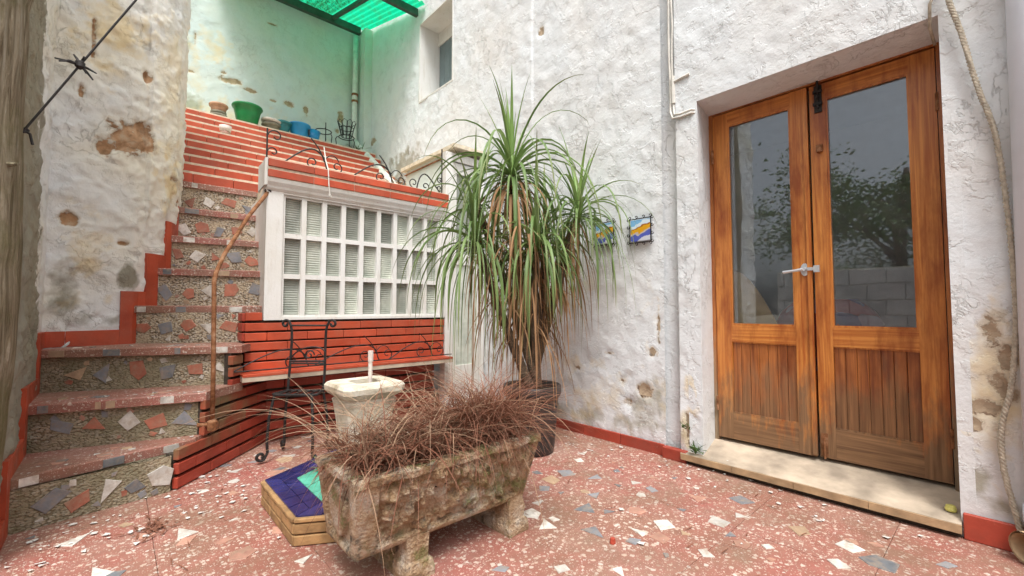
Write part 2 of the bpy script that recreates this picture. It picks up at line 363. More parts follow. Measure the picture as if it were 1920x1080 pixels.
# vectorised value noise
def vnoise(x, y, z, seed=0):
    xi = np.floor(x).astype(np.int64); yi = np.floor(y).astype(np.int64); zi = np.floor(z).astype(np.int64)
    fx, fy, fz = x - xi, y - yi, z - zi; fx = fx * fx * (3 - 2 * fx); fy = fy * fy * (3 - 2 * fy); fz = fz * fz * (3 - 2 * fz)
    def h(a, b, c):
        n = (a * 374761393 + b * 668265263 + c * 2147483647 + seed * 974634777) & 0xffffffff
        n = ((n ^ (n >> 13)) * 1274126177) & 0xffffffff; n = n ^ (n >> 16); return (n & 0xffff) / 65535.0
    r = 0
    for dx in (0, 1):
        for dy in (0, 1):
            for dz in (0, 1):
                r = r + h(xi + dx, yi + dy, zi + dz) * (fx if dx else 1 - fx) * (fy if dy else 1 - fy) * (fz if dz else 1 - fz)
    return r
def fbm(P, sc, octv=4, seed=0, gain=.5):
    P = np.asarray(P, float); a = 1.0; t = 0; tot = 0
    for k in range(octv):
        q = P * sc * 2 ** k + 17.3 * k; t = t + a * vnoise(q[..., 0], q[..., 1], q[..., 2], seed + k); tot += a; a *= gain
    return t / tot
def lines(a, b, step, extra=()):
    n = max(1, int(round((b - a) / step))); L = [a + (b - a) * i / n for i in range(n + 1)]
    for e in extra:
        if a < e < b:
            i = min(range(len(L)), key=lambda k: abs(L[k] - e))
            if i not in (0, len(L) - 1): L[i] = e
            else: L.append(e)
    return sorted(set(L))
def sheet(name, mat, P, us, vs_, holes=(), amp=.006, peel=(), stain=(), yellow=(), seed=0, parent=None, pdepth=.012, lump=.5, flakes=.26):
    """a plaster face: a fine grid over (u, v), really uneven, recessed where the plaster has fallen off"""
    U, V = np.meshgrid(np.array(us), np.array(vs_), indexing='ij'); pos, nor = P(U, V)
    d = (fbm(pos, 2.0, 4, seed) - .5) * amp * 2.4 * lump + (fbm(pos, 11, 4, seed + 9, .6) - .5) * amp * 2.2
    rid = 1 - np.abs(fbm(pos, 6.5, 3, seed + 21) - .5) * 2; d = d + np.clip(rid - .86, 0, 1) * amp * 4
    lay = fbm(pos * np.array([1, 1, 1.3]), 5.5, 5, seed + 61, .66); d = d + (np.clip((lay - .50) * 45, 0, 1) + np.clip((lay - .55) * 45, 0, 1) + np.clip((lay - .60) * 45, 0, 1)) * amp * flakes
    def blobs(L, sd):
        m = np.zeros_like(U); nz = (fbm(pos, 8, 5, sd, .72) - .5) * 1.25
        for (cu, cv, ru, rv, *k) in L:
            rr = np.sqrt(((U - cu) / ru) ** 2 + ((V - cv) / rv) ** 2); s = k[0] if k else 1.0; bs = k[1] if len(k) > 1 else .25
            m = np.maximum(m, np.clip((1 - rr) * .9 + nz * 1.9 + bs, 0, 1) * s * np.clip((1.6 - rr) * 2, 0, 1))
        return m
    pm = blobs(peel, seed + 31); sm = blobs(stain, seed + 41); ym = blobs(yellow, seed + 51)
    d = d - np.clip((pm - .4) * 6, 0, 1) * pdepth
    fix = np.zeros_like(U, bool)
    for (u0, u1, v0, v1) in holes:
        e = 1e-4; fix |= (U >= u0 - e) & (U <= u1 + e) & (V >= v0 - e) & (V <= v1 + e)
    d = np.where(fix, 0, d); pos = pos + nor * d[..., None]
    nu, nv = U.shape; keep = np.ones((nu - 1, nv - 1), bool); uc = (U[:-1, :-1] + U[1:, 1:]) / 2; vc = (V[:-1, :-1] + V[1:, 1:]) / 2
    for (u0, u1, v0, v1) in holes: keep &= ~((uc > u0) & (uc < u1) & (vc > v0) & (vc < v1))
    idx = np.arange(nu * nv).reshape(nu, nv); q = np.stack([idx[:-1, :-1], idx[1:, :-1], idx[1:, 1:], idx[:-1, 1:]], -1)[keep]
    me = bpy.data.meshes.new(name); me.from_pydata(pos.reshape(-1, 3).tolist(), [], q.tolist()); me.materials.append(M[mat])
    for nm, a in (('peel', pm), ('stain', sm), ('yellow', ym)):
        at = me.attributes.new(nm, 'FLOAT', 'POINT'); at.data.foreach_set('value', a.reshape(-1).astype(np.float32))
    me.polygons.foreach_set('use_smooth', [True] * len(me.polygons)); me.update()
    return link(name, me, parent)
def plane_fn(o, du, dv, n):
    o, du, dv, n = (np.array(a, float) for a in (o, du, dv, n))
    return lambda U, V: (o + U[..., None] * du + V[..., None] * dv, np.broadcast_to(n, U.shape + (3,)))

# ================================================================== ground and floor
g = build(MB().box(-60, 60, -60, 60, -.30, -.06), 'ground', 'earth'); tag(g, None, kind='structure')
fl = build(MB().box(-3.2, 2.75, -3.4, 3.7, -.055, -.012), 'courtyard_floor', 'dark_mortar'); tag(fl, None, kind='structure')
sw, sh = .47, .47
rs = random.Random(3)
xs = [-.33 + i * sw for i in range(-6, 7)]; ys = [3.62 - j * sh for j in range(0, 15)]
for i, x in enumerate(xs):
    for j, y in enumerate(ys):
        x1 = min(x + sw, 2.70); y0 = y - sh
        if x1 - x < .05 or (x < -.4 and y > 2.3): continue
        if y < 0.1 and (x < .0 or y < -1.5): 
            if rs.random() < -1: continue
        dx, dy = x1 - x - .0014, sh - .0014
        link('floor_slab', piece('floor_slab', (dx, dy, .024), .0012, 'floor_terrazzo'), fl, (x + dx / 2, y0 + dy / 2, -.012 + rs.uniform(-.0012, .0012)))
# the broken marble set into the slabs
def chip_mesh(seed, m, th=.006):
    r = random.Random(seed); n = r.choice([3, 4, 4, 4, 5, 5]); a0 = r.random() * 6.28; asp = r.uniform(.62, .95); pts = []
    for k in range(n):
        a = a0 + 2 * math.pi * (k + r.uniform(-.2, .2)) / n; q = r.uniform(.8, 1.1); pts.append((math.cos(a) * q, math.sin(a) * q * asp))
    mb = MB(); area = sum(pts[i][0] * pts[(i + 1) % n][1] - pts[(i + 1) % n][0] * pts[i][1] for i in range(n))
    if area < 0: pts.reverse()
    mb.rings([[(x, y, -th) for x, y in pts], [(x, y, 0) for x, y in pts], [(x * .96, y * .96, th * .25) for x, y in pts]], True, True); return mb.mesh('stone_chip', m)
CH = {m: [chip_mesh(100 + 31 * k + hash_i * 7, m) for k in range(7)] for hash_i, m in enumerate(('chip_white', 'chip_grey', 'chip_dark', 'chip_tan', 'chip_pink', 'chip_red'))}
FL_M = ['chip_white'] * 5 + ['chip_grey'] * 4 + ['chip_dark'] * 2 + ['chip_tan'] * 2 + ['chip_pink'] * 4
def blocked(x, y):
    return (.5 < x < 1.4 and 1.3 < y < 1.7) or (.56 < x < 1.45 and 1.75 < y < 2.6) or (2.1 - x) ** 2 + (2.1 - y) ** 2 < .05 or x > 2.58 and y < 1.4 or (x < .3 and y > 2.72) or (y > 2.95 and x < .3 + (y - 2.95) * .9) or y > 3.48
nchip = 0; cell = .148
for i in range(-2, 18):
    for j in range(0, 24):
        x = -.3 + (i + rs.uniform(.1, .9)) * cell; y = .1 + (j + rs.uniform(.1, .9)) * cell
        if x < -.28 or x > 2.6 or y > 3.5 or blocked(x, y): continue
        if rs.random() < .20: continue
        fw = x * .669 + y * .743; lt = x * .743 - y * .669
        if fw < .7 or abs(lt) > fw * 1.25: continue
        s = rs.choice([.02, .028, .036, .044, .054, .066])
        link('stone_chip', rs.choice(CH[rs.choice(FL_M)]), fl, (x, y, .0014), (0, 0, rs.random() * 6.28), (s, s, 1)); nchip += 1

# ================================================================== house wall (long, right of the stairs) and door wall
hw = thing('house_wall', (2.67, 3.9, 0), 'tall rough white house wall with a shuttered window high up', 'wall')
HW0 = plane_fn((2.67, 0, 0), (0, 1, 0), (0, 0, 1), (-1, 0, 0))
def HW(U, V):   # the wall left of an old vertical seam stands a little proud
    p, n = HW0(U, V); p = p.copy(); p[..., 0] -= .012 * np.clip((U - 2.68) / .012, 0, 1) * np.clip((V - 2.3) / .5, 0, 1) * np.clip((3.7 - U) / .5, 0, 1); return p, n
WIN = (3.95, 4.65, 3.47, 4.43)
us = sorted(set(lines(1.47, 6.35, .022, WIN[:2]) + [2.68, 2.692])); vv = lines(0, 6.2, .026, WIN[2:])
sheet('plaster_face', 'house_plaster', HW, us, vv, [WIN], .0062,
      peel=[(2.58, 3.36, .035, .035), (1.56, .66, .03, .04), (1.62, .40, .07, .05), (1.75, .30, .05, .03), (1.52, .85, .012, .2), (1.9, .62, .05, .02), (2.05, .85, .03, .012), (1.8, .45, .04, .015), (5.95, 3.35, .12, .06), (2.2, .5, .04, .01)],
      stain=[(5.0, 2.75, .5, .28), (1.6, .3, .25, .22, .7), (2.4, .15, .9, .12, .8)], yellow=[(2.0, .3, .8, .4, .5), (2.4, 1.0, .5, .5, .4), (1.9, 4.0, .6, .6, .4), (1.56, .9, .1, .8, .4)], seed=11, parent=hw)
mb = MB(); mb.box(2.70, 2.97, 1.30, WIN[0] - .02, 0, 6.2); mb.box(2.70, 2.97, WIN[1] + .02, 6.6, 0, 6.2); mb.box(2.70, 2.97, WIN[0] - .02, WIN[1] + .02, 0, WIN[2] - .02); mb.box(2.70, 2.97, WIN[0] - .02, WIN[1] + .02, WIN[3] + .02, 6.2)
build(mb, 'masonry', 'house_plaster', hw)
wn = MB(); wn.box(2.664, 2.972, WIN[1], WIN[1] + .018, WIN[2] - .018, WIN[3] + .018); wn.box(2.664, 2.972, WIN[0] - .018, WIN[0], WIN[2] - .018, WIN[3] + .018)
wn.box(2.664, 2.972, WIN[0], WIN[1], WIN[3], WIN[3] + .018); wn.box(2.664, 2.972, WIN[0], WIN[1], WIN[2] - .018, WIN[2])
win = build(wn, 'window', 'white_paint', hw)
f = MB(); f.box(2.93, 2.97, WIN[0], WIN[1], 4.27, WIN[3]); build(f, 'window_head', 'white_paint', win)
for k in range(6):
    a = WIN[0] + .004 + k * .115; build(MB().box(2.945, 2.965, a, a + .111, WIN[2], 4.268), 'shutter_board', 'shutter', win)
build(MB().box(2.966, 3.0, WIN[0], WIN[1], WIN[2], WIN[3]), 'shutter_back', 'shutter', win)
# red skirting tiles along the house wall
y = 1.475
while y < 3.4:
    L = min(.33, 3.4 - y); link('skirting_tile', piece('skirting_tile', (.018, L - .004, .072), .002, 'red_tile_low'), hw, (2.652, y + L / 2, .036)); y += L

dw = thing('door_wall', (2.65, .2, 0), 'rough white wall around the wooden double doors', 'wall')
DO = (.137, 1.22, 0.0, 2.24)
DW = plane_fn((2.65, 0, 0), (0, 1, 0), (0, 0, 1), (-1, 0, 0))
us = lines(-1.8, 1.36, .02, DO[:2]); vv = lines(0, 6.2, .024, DO[2:])
sheet('plaster_face', 'house_plaster', DW, us, vv, [DO], .006,
      peel=[(.02, .86, .06, .09), (.06, .55, .07, .05), (.0, .62, .06, .09), (.09, .47, .04, .035), (-.02, .75, .03, .06), (1.30, .22, .05, .10), (1.29, .12, .04, .04)],
      stain=[(.085, .24, .05, .07), (1.30, .12, .09, .09), (.02, .15, .08, .05, .8)], yellow=[(.03, .55, .14, .45, .8), (1.29, .25, .08, .3, .8)], seed=5, parent=dw)
mb = MB(); mb.box(2.68, 2.98, 1.31, 1.36, 0, 6.2); mb.box(2.68, 3.02, -1.8, .085, 0, 6.2); mb.box(2.68, 3.02, .085, 1.31, 2.285, 6.2)
build(mb, 'masonry', 'house_plaster', dw)
gv = MB(); gv.box(2.652, 2.70, 1.352, 1.362, 0, 6.2); build(gv, 'groove_side', 'house_plaster', dw)
rv = MB(); rv.prism([(2.647, 1.22), (2.95, 1.272), (2.95, 1.32), (2.647, 1.305)], .0, 2.24); rv.box(2.647, 3.0, .09, .137, 0, 2.24); rv.box(2.647, 3.0, .09, 1.318, 2.24, 2.284)
build(rv, 'door_reveal', 'house_plaster', dw)
for (y0, y1, h) in ((-.03, .13, .105), (-.36, -.034, .105), (-.70, -.364, .105)):
    link('skirting_tile', piece('skirting_tile', (.02, y1 - y0, h), .003, 'red_tile_low'), dw, (2.631, (y0 + y1) / 2, h / 2))
for (y0, y1, h) in ((1.315, 1.47, .07),):
    link('skirting_tile', piece('skirting_tile', (.05, y1 - y0, h), .003, 'red_tile_low'), dw, (2.635, (y0 + y1) / 2, h / 2))

# ================================================================== the room behind the doors
room = MB(); room.box(2.99, 5.2, -1.2, 2.6, -.05, .10); rm = build(room, 'room_floor', 'room_paint'); tag(rm, None, kind='structure')
room = MB(); room.box(5.2, 5.3, -1.2, 2.6, 0, 2.7); room.box(2.98, 5.2, -1.3, -1.2, 0, 2.7); room.box(2.98, 5.2, 2.6, 2.7, 0, 2.7); room.box(2.98, 5.2, -1.3, 2.7, 2.7, 2.8)
rm = build(room, 'room_wall', 'room_paint'); tag(rm, None, kind='structure')
bo = thing('leaning_board', (3.2, 1.1, .1), 'brown board with a rounded top leaning behind the left door pane', 'board')
prof = [(-.22, 0), (.20, 0), (.20, 1.12), (.12, 1.13)] + [(.12 - .30 * (k / 8), .72 + .41 * math.cos(k / 8 * math.pi / 2)) for k in range(1, 9)] + [(-.22, .70)]
mb = MB(); mb.rings([[(0, y, z) for y, z in prof], [(.035, y, z) for y, z in prof]]); o = build(mb, 'board_face', 'board', bo); o.location = (3.0, 1.10, .1); o.rotation_euler = (0, .16, .12)
mb = MB(); mb.box(-.012, .0, .15, .195, .02, 1.1); o2 = build(mb, 'edge_strip', 'plank_wood', bo); o2.location = (2.997, 1.10, .1); o2.rotation_euler = (0, .16, .12)
ac = thing('armchair', (3.75, .80, .1), 'red and blue patterned armchair seen through the door glass', 'armchair')
def cushion(cx, cy, cz, sx, sy, sz, nm, m='patterned_fabric'):
    mb = MB(); rings = []
    for k in range(9):
        t = -1 + 2 * k / 8; sc = (1 - abs(t) ** 4) ** .5 * .9 + .1 if abs(t) < 1 else .55
        rings.append([(cx + sx / 2 * sc * math.copysign(abs(math.cos(a)) ** .5, math.cos(a)), cy + sy / 2 * sc * math.copysign(abs(math.sin(a)) ** .5, math.sin(a)), cz + sz / 2 * t) for a in [2 * math.pi * i / 20 for i in range(20)]])
    mb.rings(rings); return build(mb, nm, m, ac, True)
cushion(3.8, .78, .42, .62, .62, .24, 'seat'); cushion(3.55, .78, .68, .2, .62, .66, 'backrest'); cushion(3.8, 1.10, .55, .58, .13, .34, 'armrest'); cushion(3.8, .46, .55, .58, .13, .34, 'armrest')
for sx in (3.58, 4.02):
    for sy in (.55, 1.01): build(MB().lathe(sx, sy, [(.018, .1), (.025, .32)], 10), 'leg', 'plank_wood', ac)

# ================================================================== double door
door = thing('double_door', (2.93, .7, .12), 'weathered varnished pine double door with tall glass panes', 'door')
XF = 2.925   # face of the leaves
Z0, Z1 = .128, 2.225
fr = MB(); fr.box(XF - .005, XF + .07, 1.243, 1.278, Z0 - .03, 2.262); fr.box(XF - .005, XF + .07, .128, .166, Z0 - .03, 2.262); fr.box(XF - .003, XF + .072, .166, 1.243, 2.231, 2.262)
build(fr, 'door_frame', 'frame_wood', door)
def leaf(y0, y1, sl, sr, xf, nplank, seed, z1, lean):
    """stiles and rails as one frame; glass and boards are its pieces"""
    b = MB(); x0, x1 = xf, xf + .042
    b.box(x0, x1, y0, y0 + sr, Z0, z1); b.box(x0, x1, y1 - sl, y1, Z0, z1)
    a, c = y0 + sr, y1 - sl
    lf = build(b, 'door_leaf', 'door_wood', door)
    for q0, q1 in ((z1 - .085, z1), (.74, .845), (Z0, .29)): build(MB().box(x0 + .002, x1 - .002, a, c, q0, q1), 'rail', 'door_wood_flat', lf)
    build(MB().box(x0 + .018, x0 + .023, a, c, .845, z1 - .085), 'glass_pane', 'door_glass', lf)
    bd = MB()
    for (q0, q1, r0, r1) in ((a, a + .009, .845, z1 - .085), (c - .009, c, .845, z1 - .085), (a + .009, c - .009, .845, .855), (a + .009, c - .009, z1 - .094, z1 - .085)): bd.box(x0 + .005, x0 + .018, q0, q1, r0, r1)
    build(bd, 'glazing_bead', 'door_wood', lf)
    wv = (c - a) / nplank
    for k in range(nplank):
        dd = random.Random(seed + k).uniform(0, .0025)
        o = link('plank', piece('plank', (.014, wv - .0016, .45), .0022, 'plank_wood'), lf, (x0 + .020 + dd, a + wv * (k + .5), .515))
    bm = MB(); bm.box(x0 + .008, x0 + .016, a, c, .732, .74); bm.box(x0 + .006, x0 + .016, a, c, .29, .297); build(bm, 'panel_moulding', 'door_wood', lf)
    return lf
L1 = leaf(.705, 1.238, .092, .085, XF - .012, 7, 50, 2.222, 0)     # left leaf in the picture, a little ajar
L2 = leaf(.170, .693, .075, .098, XF + .004, 7, 70, 2.222, 0)
ast = MB(); ast.box(XF - .022, XF - .012, .700, .722, Z0 + .01, 2.215); build(ast, 'meeting_bead', 'door_wood', L1)
h = MB(); h.rings([[(x, .735 + .021 * math.cos(a), 1.17 + .036 * math.sin(a)) for a in [2 * math.pi * i / 18 for i in range(18)]] for x in (XF - .0125, XF - .02)])
h.tube([(XF - .02, .735, 1.17), (XF - .05, .735, 1.17)], .011, 10); h.tube([(XF - .05, .735, 1.17), (XF - .052, .77, 1.165), (XF - .052, .835, 1.158)], [.010, .008, .009], 10)
h.box(XF - .03, XF - .018, .672, .72, 1.163, 1.181); h.box(XF - .034, XF - .016, .662, .690, 1.152, 1.19)
build(h, 'door_handle', 'zinc', L1)
bt = MB(); bt.box(XF - .004, XF + .003, .632, .668, 2.06, 2.215); bt.tube([(XF - .01, .65, 2.08), (XF - .01, .65, 2.25)], .006, 8); bt.box(XF - .016, XF - .003, .628, .672, 2.10, 2.115); bt.box(XF - .016, XF - .003, .628, .672, 2.17, 2.185); bt.tube([(XF - .01, .65, 2.14), (XF - .03, .65, 2.14)], .006, 8)
build(bt, 'bolt', 'iron', L2)
lk = MB(); lk.box(XF - .006, XF + .003, .635, .665, 1.835, 1.875); lk.lathe(XF - .012, .65, [(.013, 1.83), (.013, 1.855)], 12); build(lk, 'keeper', 'rusty_iron', L2)
for zz in (.34, 1.95):
    hg = MB(); hg.tube([(XF - .004, .168, zz - .045), (XF - .004, .168, zz + .045)], .007, 8); build(hg, 'hinge', 'rusty_iron', L2)
    hg = MB(); hg.tube([(XF - .016, 1.241, zz - .045), (XF - .016, 1.241, zz + .045)], .008, 8); build(hg, 'hinge', 'rusty_iron', L1)
fb = MB(); fb.box(XF - .002, XF + .004, .655, .685, .14, .26); fb.tube([(XF - .01, .668, .125), (XF - .01, .668, .24)], .006, 8); build(fb, 'foot_bolt', 'rusty_iron', L2)

# sill slab in front of the doors
ds = thing('door_sill', (2.78, .74, 0), 'pale worn stone sill slab below the wooden double doors', 'sill')
mb = MB(); rr = random.Random(9); front = [(2.605 + rr.uniform(-.004, .004), 1.345 - k * (1.345 - .135) / 16) for k in range(17)]
nf = len(front)
top = [(x, y, .062) for x, y in front]; bk = [(2.99, y, .112) for _, y in front]; bo_ = [(x + .004, y, .022) for x, y in front]; bb = [(2.99, y, .022) for _, y in front]
mb.rings([bb, bo_, top, bk], False, False, closed=False); mb.add([bb[0], bo_[0], top[0], bk[0]], [(0, 1, 2, 3)]); mb.add([bb[-1], bo_[-1], top[-1], bk[-1]], [(3, 2, 1, 0)])
build(mb, 'slab', 'sill_stone', ds)
mb = MB()
for k in range(4):
    y0 = 1.34 - k * .302; mb.box(2.598, 2.6075, y0 - .30, y0, .026, .06)
build(mb, 'front_edge', 'sill_edge', ds)
build(MB().box(2.63, 2.98, .137, 1.34, -.01, .021), 'bedding', 'dark_mortar', ds)

# ================================================================== back wall under the green roof
bw = thing('back_wall', (.6, 6.3, 1.9), 'stained plaster wall behind the flower pots, green roof light in its colour', 'wall')
BW = plane_fn((0, 6.3, 0), (1, 0, 0), (0, 0, 1), (0, -1, 0))
sheet('plaster_face', 'back_plaster', BW, lines(-1.6, 2.69, .025), lines(1.9, 5.6, .025), [], .005,
      peel=[(.98, 3.78, .13, .045), (1.2, 3.72, .12, .03), (1.45, 3.68, .05, .02), (1.62, 3.70, .09, .05), (1.85, 3.68, .04, .07), (1.86, 3.60, .03, .05), (2.33, 3.72, .05, .10), (2.28, 3.50, .04, .05), (.6, 4.15, .01, .1), (1.4, 4.7, .06, .015), (.9, 3.86, .04, .02), (.55, 3.75, .05, .01)],
      stain=[(.5, 3.3, .3, .3, .8), (.45, 4.4, .1, 1.2, .7), (2.4, 3.2, .2, .15)], yellow=[(.75, 4.1, .3, .35, .7), (1.2, 3.35, .9, .3, .6), (.5, 3.7, .3, .5, .5), (2.0, 3.3, .5, .2, .5)], seed=70, parent=bw)
build(MB().box(-1.6, 2.7, 6.34, 6.6, 1.9, 5.6), 'masonry', 'back_plaster', bw)
pil = build(MB().box(2.555, 2.668, 6.02, 6.29, 2.9, 5.02), 'corner_pier', 'back_plaster', bw)

rf = thing('corrugated_roof', (.7, 5.4, 4.6), 'translucent green corrugated plastic roof on dark beams above the pots', 'roof')
def rz(y): return 4.66 + (y - 4.65) * (5.13 - 4.66) / (6.3 - 4.65)
nx, ny = 300, 14; Xs = np.linspace(.70, 2.655, nx); Ys = np.linspace(4.5, 6.28, ny)
V = [(x, y, rz(y) + .014 * math.sin(x * 2 * math.pi / .076)) for y in Ys for x in Xs]; Fq = [(j * nx + i, j * nx + i + 1, (j + 1) * nx + i + 1, (j + 1) * nx + i) for j in range(ny - 1) for i in range(nx - 1)]
me = bpy.data.meshes.new('sheet'); me.from_pydata(V, [], Fq); me.materials.append(M['green_roof_sheet']); me.polygons.foreach_set('use_smooth', [True] * len(me.polygons))
at = me.attributes.new('dirt', 'FLOAT', 'POINT'); at.data.foreach_set('value', np.array([min(1, max(0, (2.16 - v[0]) * 12)) for v in V], np.float32)); link('sheet', me, rf)
def beam(p0, p1, wd, ht, nm='beam'):
    p0, p1 = Vector(p0), Vector(p1); t = (p1 - p0).normalized(); a = t.cross(Vector((0, 0, 1))).normalized() * wd / 2; b = Vector((0, 0, ht / 2))
    mb = MB(); mb.rings([[p + a + b, p - a + b, p - a - b, p + a - b] for p in (p0, p1)]); return build(mb, nm, 'beam_green', rf)
beam((.95, 6.17, rz(6.17) - .07), (2.54, 6.17, rz(6.17) - .07), .06, .10)
beam((.95, 4.72, rz(4.72) - .065), (2.665, 4.72, rz(4.72) - .065), .05, .09)
for xr in (2.14, 1.1): beam((xr, 6.13, rz(6.13) - .048), (xr, 4.75, rz(4.75) - .048), .04, .05, 'rafter')

# drain pipe in the corner and its sloping run down beside the brick tiers
dp = thing('drain_pipe', (2.49, 6.2, 2.5), 'thin white drain pipe in the corner bending down beside the red tiers', 'pipe')
mb = MB(); mb.tube([(2.49, 6.2, 4.95), (2.49, 6.2, 4.4), (2.487, 6.2, 3.9), (2.49, 6.2, 3.42), (2.50, 6.19, 3.34)], .036, 12); build(mb, 'downpipe', 'pipe_white', dp, True)
mb = MB(); mb.tube([(2.50, 6.19, 3.36), (2.515, 6.10, 3.27), (2.53, 5.6, 2.90), (2.545, 5.02, 2.47), (2.54, 4.9, 2.38)], .052, 12); build(mb, 'sloping_pipe', 'pipe_white', dp, True)
for zz in (3.95, 4.05): mb = MB(); mb.lathe(2.49, 6.2, [(.046, zz), (.046, zz + .03)], 14); mb.box(2.49, 2.50, 6.2, 6.3, zz, zz + .02); build(mb, 'bracket', 'rusty_iron', dp)

# ================================================================== stair wall (left): curved in plan
PTS = [(-1.34, 2.48), (-.33, 2.48), (-.33, 3.80), (.07, 3.88), (.189, 3.98), (.263, 4.08), (.314, 4.22), (.335, 4.45), (.27, 4.62), (-1.4, 4.75)]
SEG = [0]
for a, b in zip(PTS, PTS[1:]): SEG.append(SEG[-1] + math.dist(a, b))
def wpt(s):
    s = np.asarray(s, float); px = np.interp(s, SEG, [p[0] for p in PTS]); py = np.interp(s, SEG, [p[1] for p in PTS]); return px, py
def wnorm(s, e=.012):
    s = np.asarray(s, float); ax, ay = wpt(np.clip(s - e, 0, SEG[-1])); bx, by = wpt(np.clip(s + e, 0, SEG[-1])); dx, dy = bx - ax, by - ay; l = np.hypot(dx, dy) + 1e-9; return dy / l, -dx / l
def SW(U, V):
    x, y = wpt(U); nx_, ny_ = wnorm(U); fold = .030 * np.clip((U - 2.797) / .006, 0, 1) * np.clip((V - 1.55 - .12 * np.sin(U * 40)) / .25, 0, 1); return np.stack([x + nx_ * fold, y + ny_ * fold, V], -1), np.stack([nx_, ny_, np.zeros_like(nx_)], -1)
stw = thing('stair_wall', (-.33, 3.2, 0), 'flaking white plaster wall with brown bare patches beside the stairs', 'wall')
sheet('plaster_face', 'stair_plaster', SW, sorted(set(lines(.0, SEG[-1], .012, SEG[1:-1]) + [2.797, 2.803])), lines(0, 4.2, .014), [], .0105,
      peel=[(2.68, 2.08, .125, .12, 1.0, .6), (2.75, 2.18, .055, .08, 1.0, .5), (2.58, 2.0, .05, .07, 1.0, .4), (2.785, 2.58, .02, .07), (2.50, 2.75, .012, .2), (2.42, 1.5, .05, .05), (2.70, 1.38, .04, .015), (2.98, 1.9, .05, .03), (3.1, 1.75, .03, .05), (2.45, 2.3, .02, .06)],
      stain=[(1.45, .6, .55, 1.0, 2.5, .6), (1.35, 2.6, .42, 2.4, 2.0, .6), (2.72, 1.17, .06, .11, .9, .4), (2.42, 1.05, .09, .22, .62), (2.60, .88, .25, .06, .7)],
      yellow=[(2.62, 2.8, .25, .4, .8), (3.0, 1.85, .16, .25, 1.1), (2.95, 2.5, .25, .9, .55), (2.5, 1.3, .2, .4, .6), (3.25, 2.4, .15, .6, .5)], seed=33, parent=stw, pdepth=.02, flakes=.42, lump=.5)
mb = MB(); mb.prism([(-1.3, 2.53), (-.375, 2.53), (-.375, 3.84), (.05, 3.925), (.16, 4.02), (.225, 4.11), (.27, 4.23), (.29, 4.45), (.24, 4.57), (-1.3, 4.70)], 0, 4.2)
build(mb, 'masonry', 'stair_plaster', stw)

# ================================================================== staircase: winder steps, terrazzo treads and pebbled risers
stair = thing('staircase', (.1, 3.0, 0), 'steep terrazzo stairs with broken marble set into the risers', 'stairs')
STEP = [  # tread height, front edge left, front edge right
    (.230, (-.345, 2.805), (.345, 3.010)), (.470, (-.345, 3.235), (.395, 3.050)), (.715, (-.345, 3.650), (.600, 3.235)), (.968, (.035, 3.895), (.765, 3.505)),
    (1.235, (.17, 3.985), (.811, 3.765)), (1.490, (.245, 4.085), (.841, 3.985)), (1.737, (.30, 4.225), (.868, 4.195)), (1.985, (.32, 4.40), (.894, 4.385))]
BR = [(.235, 2.911), (.375, 3.075), (.565, 3.275), (.655, 3.52), (.825, 3.765), (.850, 3.985), (.875, 4.195), (.9, 4.385)]  # where each riser ends on the right
TH = .048
def inner(a, b, d):
    """the line from a to b moved back by d"""
    t = (Vector(b) - Vector(a)).normalized(); n = Vector((-t.y, t.x)) * d; return (a[0] + n.x, a[1] + n.y), (b[0] + n.x, b[1] + n.y)
rq = random.Random(12)
